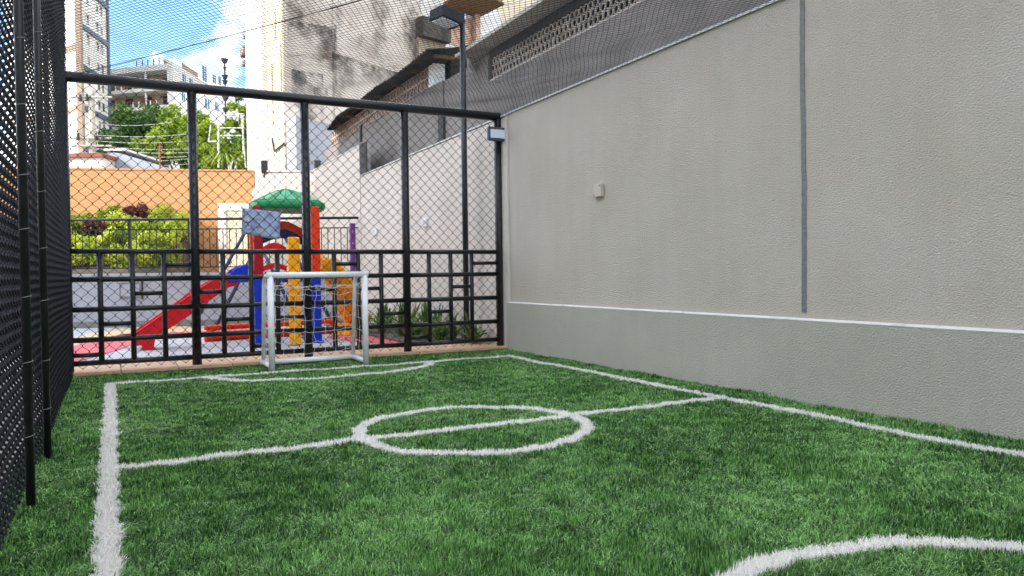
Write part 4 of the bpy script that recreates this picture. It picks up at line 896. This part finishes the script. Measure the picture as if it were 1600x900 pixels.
def turf():
    X0, X1, Y0, Y1 = -.46, XR-.04, .4, 9.03
    n0 = 4200000; x = rng.uniform(X0, X1, n0); y = rng.uniform(Y0, Y1, n0); r = np.hypot(x, y)
    dens = 27000*np.minimum(1, (3.0/np.maximum(r, .1)))**1.25
    dx, dy = CF.x, CF.y; fw = (x*dx+y*dy); lat = np.abs(x*CR.x+y*CR.y)
    dens = np.where(lines_mask(x, y) > 0, dens*1.5, dens)
    outside = (fw < 2.2) | (lat > fw*.72+.35)
    dens[outside] = 5000
    keep = rng.random(n0) < dens/(n0/((X1-X0)*(Y1-Y0))); x, y, r, out = x[keep], y[keep], r[keep], outside[keep]
    n = len(x); mask = lines_mask(x, y); white = mask > 0
    # lean field: broad swirls with jitter
    ang = smooth_noise(x, y, 3.2, 1)*1.0+smooth_noise(x, y, 30, 2)*1.0+rng.normal(0, 1.5, n)
    lean = np.clip(.55+.22*smooth_noise(x, y, 6, 3)+.3*smooth_noise(x, y, 30, 8)+rng.normal(0, .25, n), .05, 1.25)
    hgt = rng.uniform(.02, .036, n)*(1+.15*smooth_noise(x, y, 7, 4)); hgt[white] *= 1.15; lean[white] *= .85
    edge = (x > XR-.12) | (y > 8.97); hgt[edge] *= 1.35
    wid = rng.uniform(.0012, .0021, n)*np.clip(r/2.6, 1, 3.0); wid[white] *= 1.2; wid[out] *= 1.8
    dxy = np.stack([np.cos(ang), np.sin(ang)], 1); yawb = rng.uniform(0, 2*PI, n); sd = np.stack([np.cos(yawb), np.sin(yawb), np.zeros(n)], 1)*wid[:, None]
    base = np.stack([x, y, np.full(n, -.029)], 1)
    mid = base.copy(); mid[:, :2] += dxy*(hgt*lean*.35)[:, None]; mid[:, 2] += hgt*.62
    tip = base.copy(); tip[:, :2] += dxy*(hgt*lean)[:, None]; tip[:, 2] += hgt*np.clip(1.08-.42*lean, .45, 1.1)
    tip[:, 0] = np.minimum(tip[:, 0], XR-.036)
    V = np.stack([base-sd, base+sd, mid+sd*.85, mid-sd*.85, tip], 1)
    tint = np.clip(.385+.12*smooth_noise(x, y, 4, 5)+.13*smooth_noise(x, y, 26, 6)+rng.normal(0, .36, n), 0, 1)  # noise terms paint light and dark sheen patches into the blade colour
    def mk(name, sel, material):
        v = V[sel]; k = len(v); me = bpy.data.meshes.new(name); me.vertices.add(k*5); me.vertices.foreach_set('co', v.ravel())
        me.loops.add(k*7); b = np.arange(k)[:, None]*5; me.loops.foreach_set('vertex_index', (b+np.array([0, 1, 2, 3, 3, 2, 4])).ravel().astype(np.int32))
        me.polygons.add(k*2); me.polygons.foreach_set('loop_start', (np.arange(k)[:, None]*7+np.array([0, 4])).ravel().astype(np.int32)); me.update(calc_edges=True)
        a_ = me.attributes.new('tint', 'FLOAT', 'FACE'); a_.data.foreach_set('value', np.repeat(tint[sel], 2).astype(np.float32))
        return link(name, me, material)
    tag(mk('turf_grass', ~white, 'turf'), 'green artificial turf blades covering the pitch', None, None, 'stuff')
    for k, (nm, lab) in enumerate((('touch_line', 'white touch line beside the side fence'), ('touch_line', 'white touch line beside the grey wall'), ('halfway_line', 'white halfway line across the pitch'), ('goal_line', 'white goal line under the small goal'), ('goal_line', 'white goal line at the near end'), ('centre_circle', 'white centre circle on the turf'), ('goal_arc', 'white arc in front of the small goal'), ('goal_arc', 'white arc at the near right corner')), 1):
        if (mask == k).sum(): tag(mk(nm, mask == k, 'turfwhite'), lab, None, None, 'structure')
    print('blades', n)
turf()
